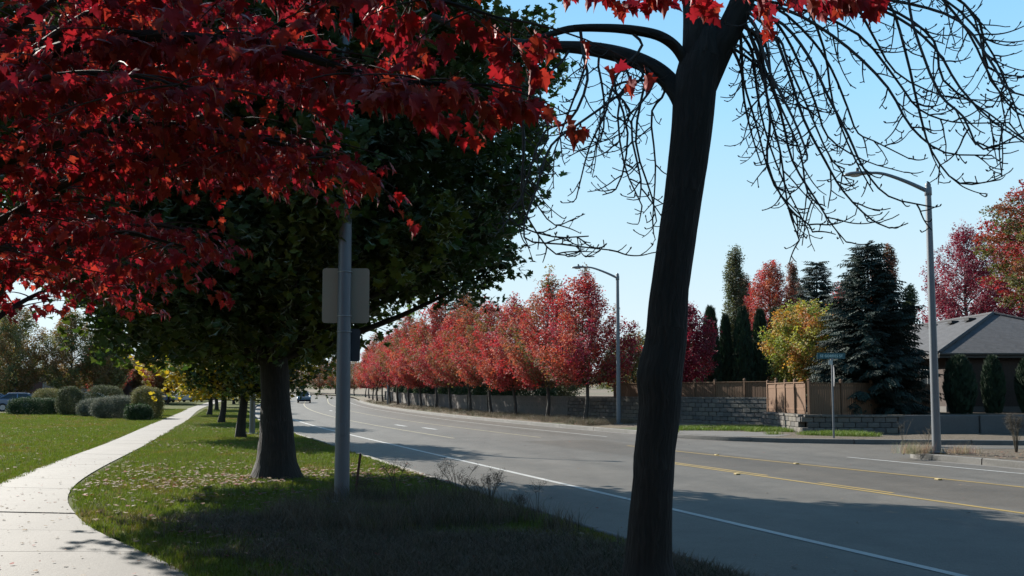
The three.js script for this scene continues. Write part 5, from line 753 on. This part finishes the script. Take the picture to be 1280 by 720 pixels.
swardBand('dry_grass', 'short dead grass and stalks on the bare corner ground', DRYS, 9000, 604, r => { const d = 5.5 + 7.5 * r(), x = lerp(swR(Math.max(7.65, d)) + (d < 7.65 ? 0.9 * (7.65 - d) : 0), curbX(d) - 0.12, r()); if (r() > nearDirt(x, d)) return; return { p: [x, 0.11, -d], s: 0.6 + 0.7 * r(), c: dryC(r), e: [0.3 * (r() - 0.5), r() * 6.28, 0.3 * (r() - 0.5)] }; });
swardBand('dry_grass', 'straw coloured grass along the verge under the red maples', DRY, 2600, 605, r => { const s = 24 + 90 * Math.pow(r(), 1.6), t = 11.1 + 3.2 * r(), [x, d] = R(s, t); if (fbm(x * 0.4 + 3, d * 0.4 + 3, 3) < 0.45) return; return { p: [x, rise(d) + 0.16, -d], s: 0.5 + 0.6 * r(), c: dryC(r), e: [0, r() * 6.28, 0] }; });
swardBand('verge_grass', 'green grass patches at the street corner', tuft(10, 0.16, 0.005, 0.25, 6), 2600, 606, r => { const x = 5.6 + 7 * r(), d = 28.9 + 9 * r(); if (fbm(x * 0.5 + 3, d * 0.7 + 3, 3) < 0.56 || (x < 9.2 && d < 35 && d > 30 && x > 6.4 + (33 - d) * 0.3) || d < 36.5 - x * 0.7 + 1.2 || (x > 10.7 && d > 32.6)) return; return { p: [x, 0.148, -d], s: 0.8 + 0.5 * r(), c: [0.09 + 0.05 * r(), 0.15 + 0.04 * r(), 0.02], e: [0, r() * 6.28, 0] }; });
for (const [x, d, n, sp, sc, lab] of [[10.05, 22.05, 55, 0.5, 0.95, 'pale dry grass clump at the tip of the corner verge'], [11.15, 22.0, 40, 0.6, 0.8, 'pale dry grass round the foot of the corner street light']]) { const r = RNG(n), list = []; for (let k = 0; k < n; k++) list.push({ p: [x + gauss(r) * sp * 0.4, 0.14, -d + gauss(r) * sp * 0.3], s: sc * (0.6 + 0.5 * r()), c: [0.34 * (0.7 + 0.5 * r()), 0.27 * (0.7 + 0.5 * r()), 0.17], e: [0.3 * (r() - 0.5), r() * 6.28, 0.3 * (r() - 0.5)] }); const o = scatter('grass_clump', DRY, leafMat(0.4), list, scene, n + 1); o.userData = { kind: 'stuff', label: lab, category: 'grass' }; }
// leaves and litter on the ground
const leafFlat = mapleLeaf(0.12, -0.08);
function litter(name, label, count, seed, pick) { const r = RNG(seed), list = []; let g = 0; while (list.length < count && g++ < count * 20) { const q = pick(r); if (!q) continue; const c = [[0.204, 0.027, 0.017], [0.15, 0.061, 0.027], [0.177, 0.102, 0.041], [0.088, 0.048, 0.031], [0.17, 0.115, 0.065]][Math.floor(r() * (q.n ?? 5))]; list.push({ p: q.p, s: q.s ?? 0.045 + 0.04 * r(), c: tint(c, r, 0.3), e: [0.5 * (r() - 0.5), r() * 6.28, 0.5 * (r() - 0.5)] }); } const o = scatter(name, leafFlat, leafMat(0.3), list, scene, seed + 1); o.userData = { kind: 'stuff', label, category: 'fallen leaves' }; }
litter('fallen_leaves', 'red and brown leaves strewn on the grass round the thick maple trunk', 1300, 701, r => { const x = -3.7 + 2.6 * gauss(r), d = 15.6 + 1.9 * gauss(r); if (x < swR(d) || x > curbX(d) || (fbm(x * 0.9 + 2, d * 0.9 + 2, 3) < 0.42 && r() < 0.8)) return; return { p: [x, 0.165 + 0.02 * r(), -d] }; });
litter('fallen_leaves', 'leaves scattered over the mown grass strip', 900, 702, r => { const d = 8 + 36 * r(), x = lerp(swR(d), curbX(d), r()); if (fbm(x * 0.5 + 4, d * 0.5 + 4, 3) < 0.45) return; return { p: [x, rise(d) + 0.17, -d] }; });
litter('fallen_leaves', 'dead leaves lying on the bare corner ground', 1500, 703, r => { const d = 5.5 + 7 * r(), x = lerp(swR(Math.max(7.65, d)), curbX(d), r()); if (r() > nearDirt(x, d)) return; return { p: [x, 0.15 + 0.02 * r(), -d] }; });
litter('fallen_leaves', 'leaves lying on the sidewalk slabs', 240, 704, r => { const d = 7.2 + 14 * Math.pow(r(), 1.6), x = lerp(swL(d), swR(d), r()); return { p: [x, 0.153, -d], s: 0.018 + 0.05 * r() * r() }; });
litter('fallen_leaves', 'leaves scattered on the road surface', 420, 705, r => { const s = -6 + 40 * r(), t = r() < 0.5 ? -1.9 + 1.6 * r() : 10.5 * r(), [x, d] = R(s, t); return { p: [x, 0.016, -d], s: 0.02 + 0.06 * r() * r() }; });
litter('fallen_leaves', 'brown leaves banked along the corner verge curb', 900, 706, r => { const s = -12 + 20 * r(), t = 11.0 + 2.2 * r(), [x, d] = R(s, t); if (d > 22.3) return; return { p: [x, 0.165 + 0.03 * r(), -d] }; });
litter('fallen_leaves', 'leaves fallen under the red maples along the verge', 1600, 707, r => { const s = 24 + 60 * Math.pow(r(), 1.4), t = 11 + 3.2 * r(), [x, d] = R(s, t); return { p: [x, rise(d) + 0.2, -d], n: 3 }; });
litter('fallen_leaves', 'sparse leaves on the lawn before the shrubs', 260, 708, r => { const d = 13 + 30 * r(), x = swL(d) - 8 * r(); return { p: [x, rise(d) + 0.17, -d] }; });

// seed-headed weeds by the curb
function weed(label, x, d, h, n, seed, spread, heads, group) {
  const o = thing('weed_plant', label, 'weed', group), r = RNG(seed), st = new Buf(), list = [];
  for (let k = 0; k < n; k++) {
    const a = r() * 6.28, o2 = spread * (0.3 + 0.7 * r()), hh = h * (0.65 + 0.35 * r()), e = [Math.cos(a) * o2, hh, Math.sin(a) * o2], m = [e[0] * 0.35, hh * 0.55, e[2] * 0.35];
    tubeInto(st, refine([[0.02 * Math.cos(a), -0.04, 0.02 * Math.sin(a), 0.004], [...m, 0.0035], [...e, 0.0022]], 3), 4);
    for (let q = 0; q < 4; q++) { const w = 0.45 + 0.5 * r(), p = [lerp(m[0], e[0], w), lerp(m[1], e[1], w), lerp(m[2], e[2], w)], aa = r() * 6.28, l = 0.05 + 0.07 * r(), t = [p[0] + Math.cos(aa) * l, p[1] + l * 0.7, p[2] + Math.sin(aa) * l]; tubeInto(st, [[...p, 0.0025], [...t, 0.0018]], 3); for (let z = 0; z < heads; z++) list.push({ p: [t[0] + 0.02 * gauss(r), t[1] + 0.015 * gauss(r), t[2] + 0.02 * gauss(r)], s: 0.3 * (0.6 + 0.6 * r()), c: tint([0.04, 0.034, 0.027], r, 0.4) }); }
    for (let z = 0; z < heads; z++) list.push({ p: [e[0] + 0.02 * gauss(r), e[1] + 0.015 * gauss(r), e[2] + 0.02 * gauss(r)], s: 0.32, c: tint([0.048, 0.04, 0.03], r, 0.4) });
  }
  part('stems', st.geo(), std([0.068, 0.058, 0.041]), o); scatter('seed_heads', CL.tiny, leafMat(0.2), list, o, seed); o.position.set(x, 0.12, -d);
}
const WG = 'seed-headed weeds along the near curb';
for (const [x, d, h, n, k] of [[-1.72, 13.2, 0.56, 9, 1], [-2.1, 12.7, 0.3, 7, 0], [-1.05, 12.35, 0.42, 7, 2], [-0.72, 11.8, 0.62, 8, 3], [-0.28, 11.5, 0.5, 12, 5], [-0.5, 11.9, 0.4, 6, 4], [0.12, 11.35, 0.18, 5, 6], [0.33, 11.3, 0.5, 2, 7]]) weed(`dark seed-headed weed by the near curb, ${ORD[k]} counted from the steel pole`, x, d, h, n, 800 + k, h * 0.5, 2, WG);
for (const [x, d, h, n, k, lab] of [[12.75, 22.4, 1.0, 46, 0, 'tall brown bushy weed on the corner verge'], [10.75, 22.9, 0.75, 7, 1, 'thin branching weed behind the dry grass clump'], [9.95, 22.5, 0.85, 5, 2, 'thin weed stalks at the tip of the corner verge']]) weed(lab, x, d, h, n, 820 + k, 0.28, k ? 1 : 2);
scene.traverse(o => { if (o.isMesh) { o.castShadow = true; o.receiveShadow = true; } });
renderer.render(scene, camera);
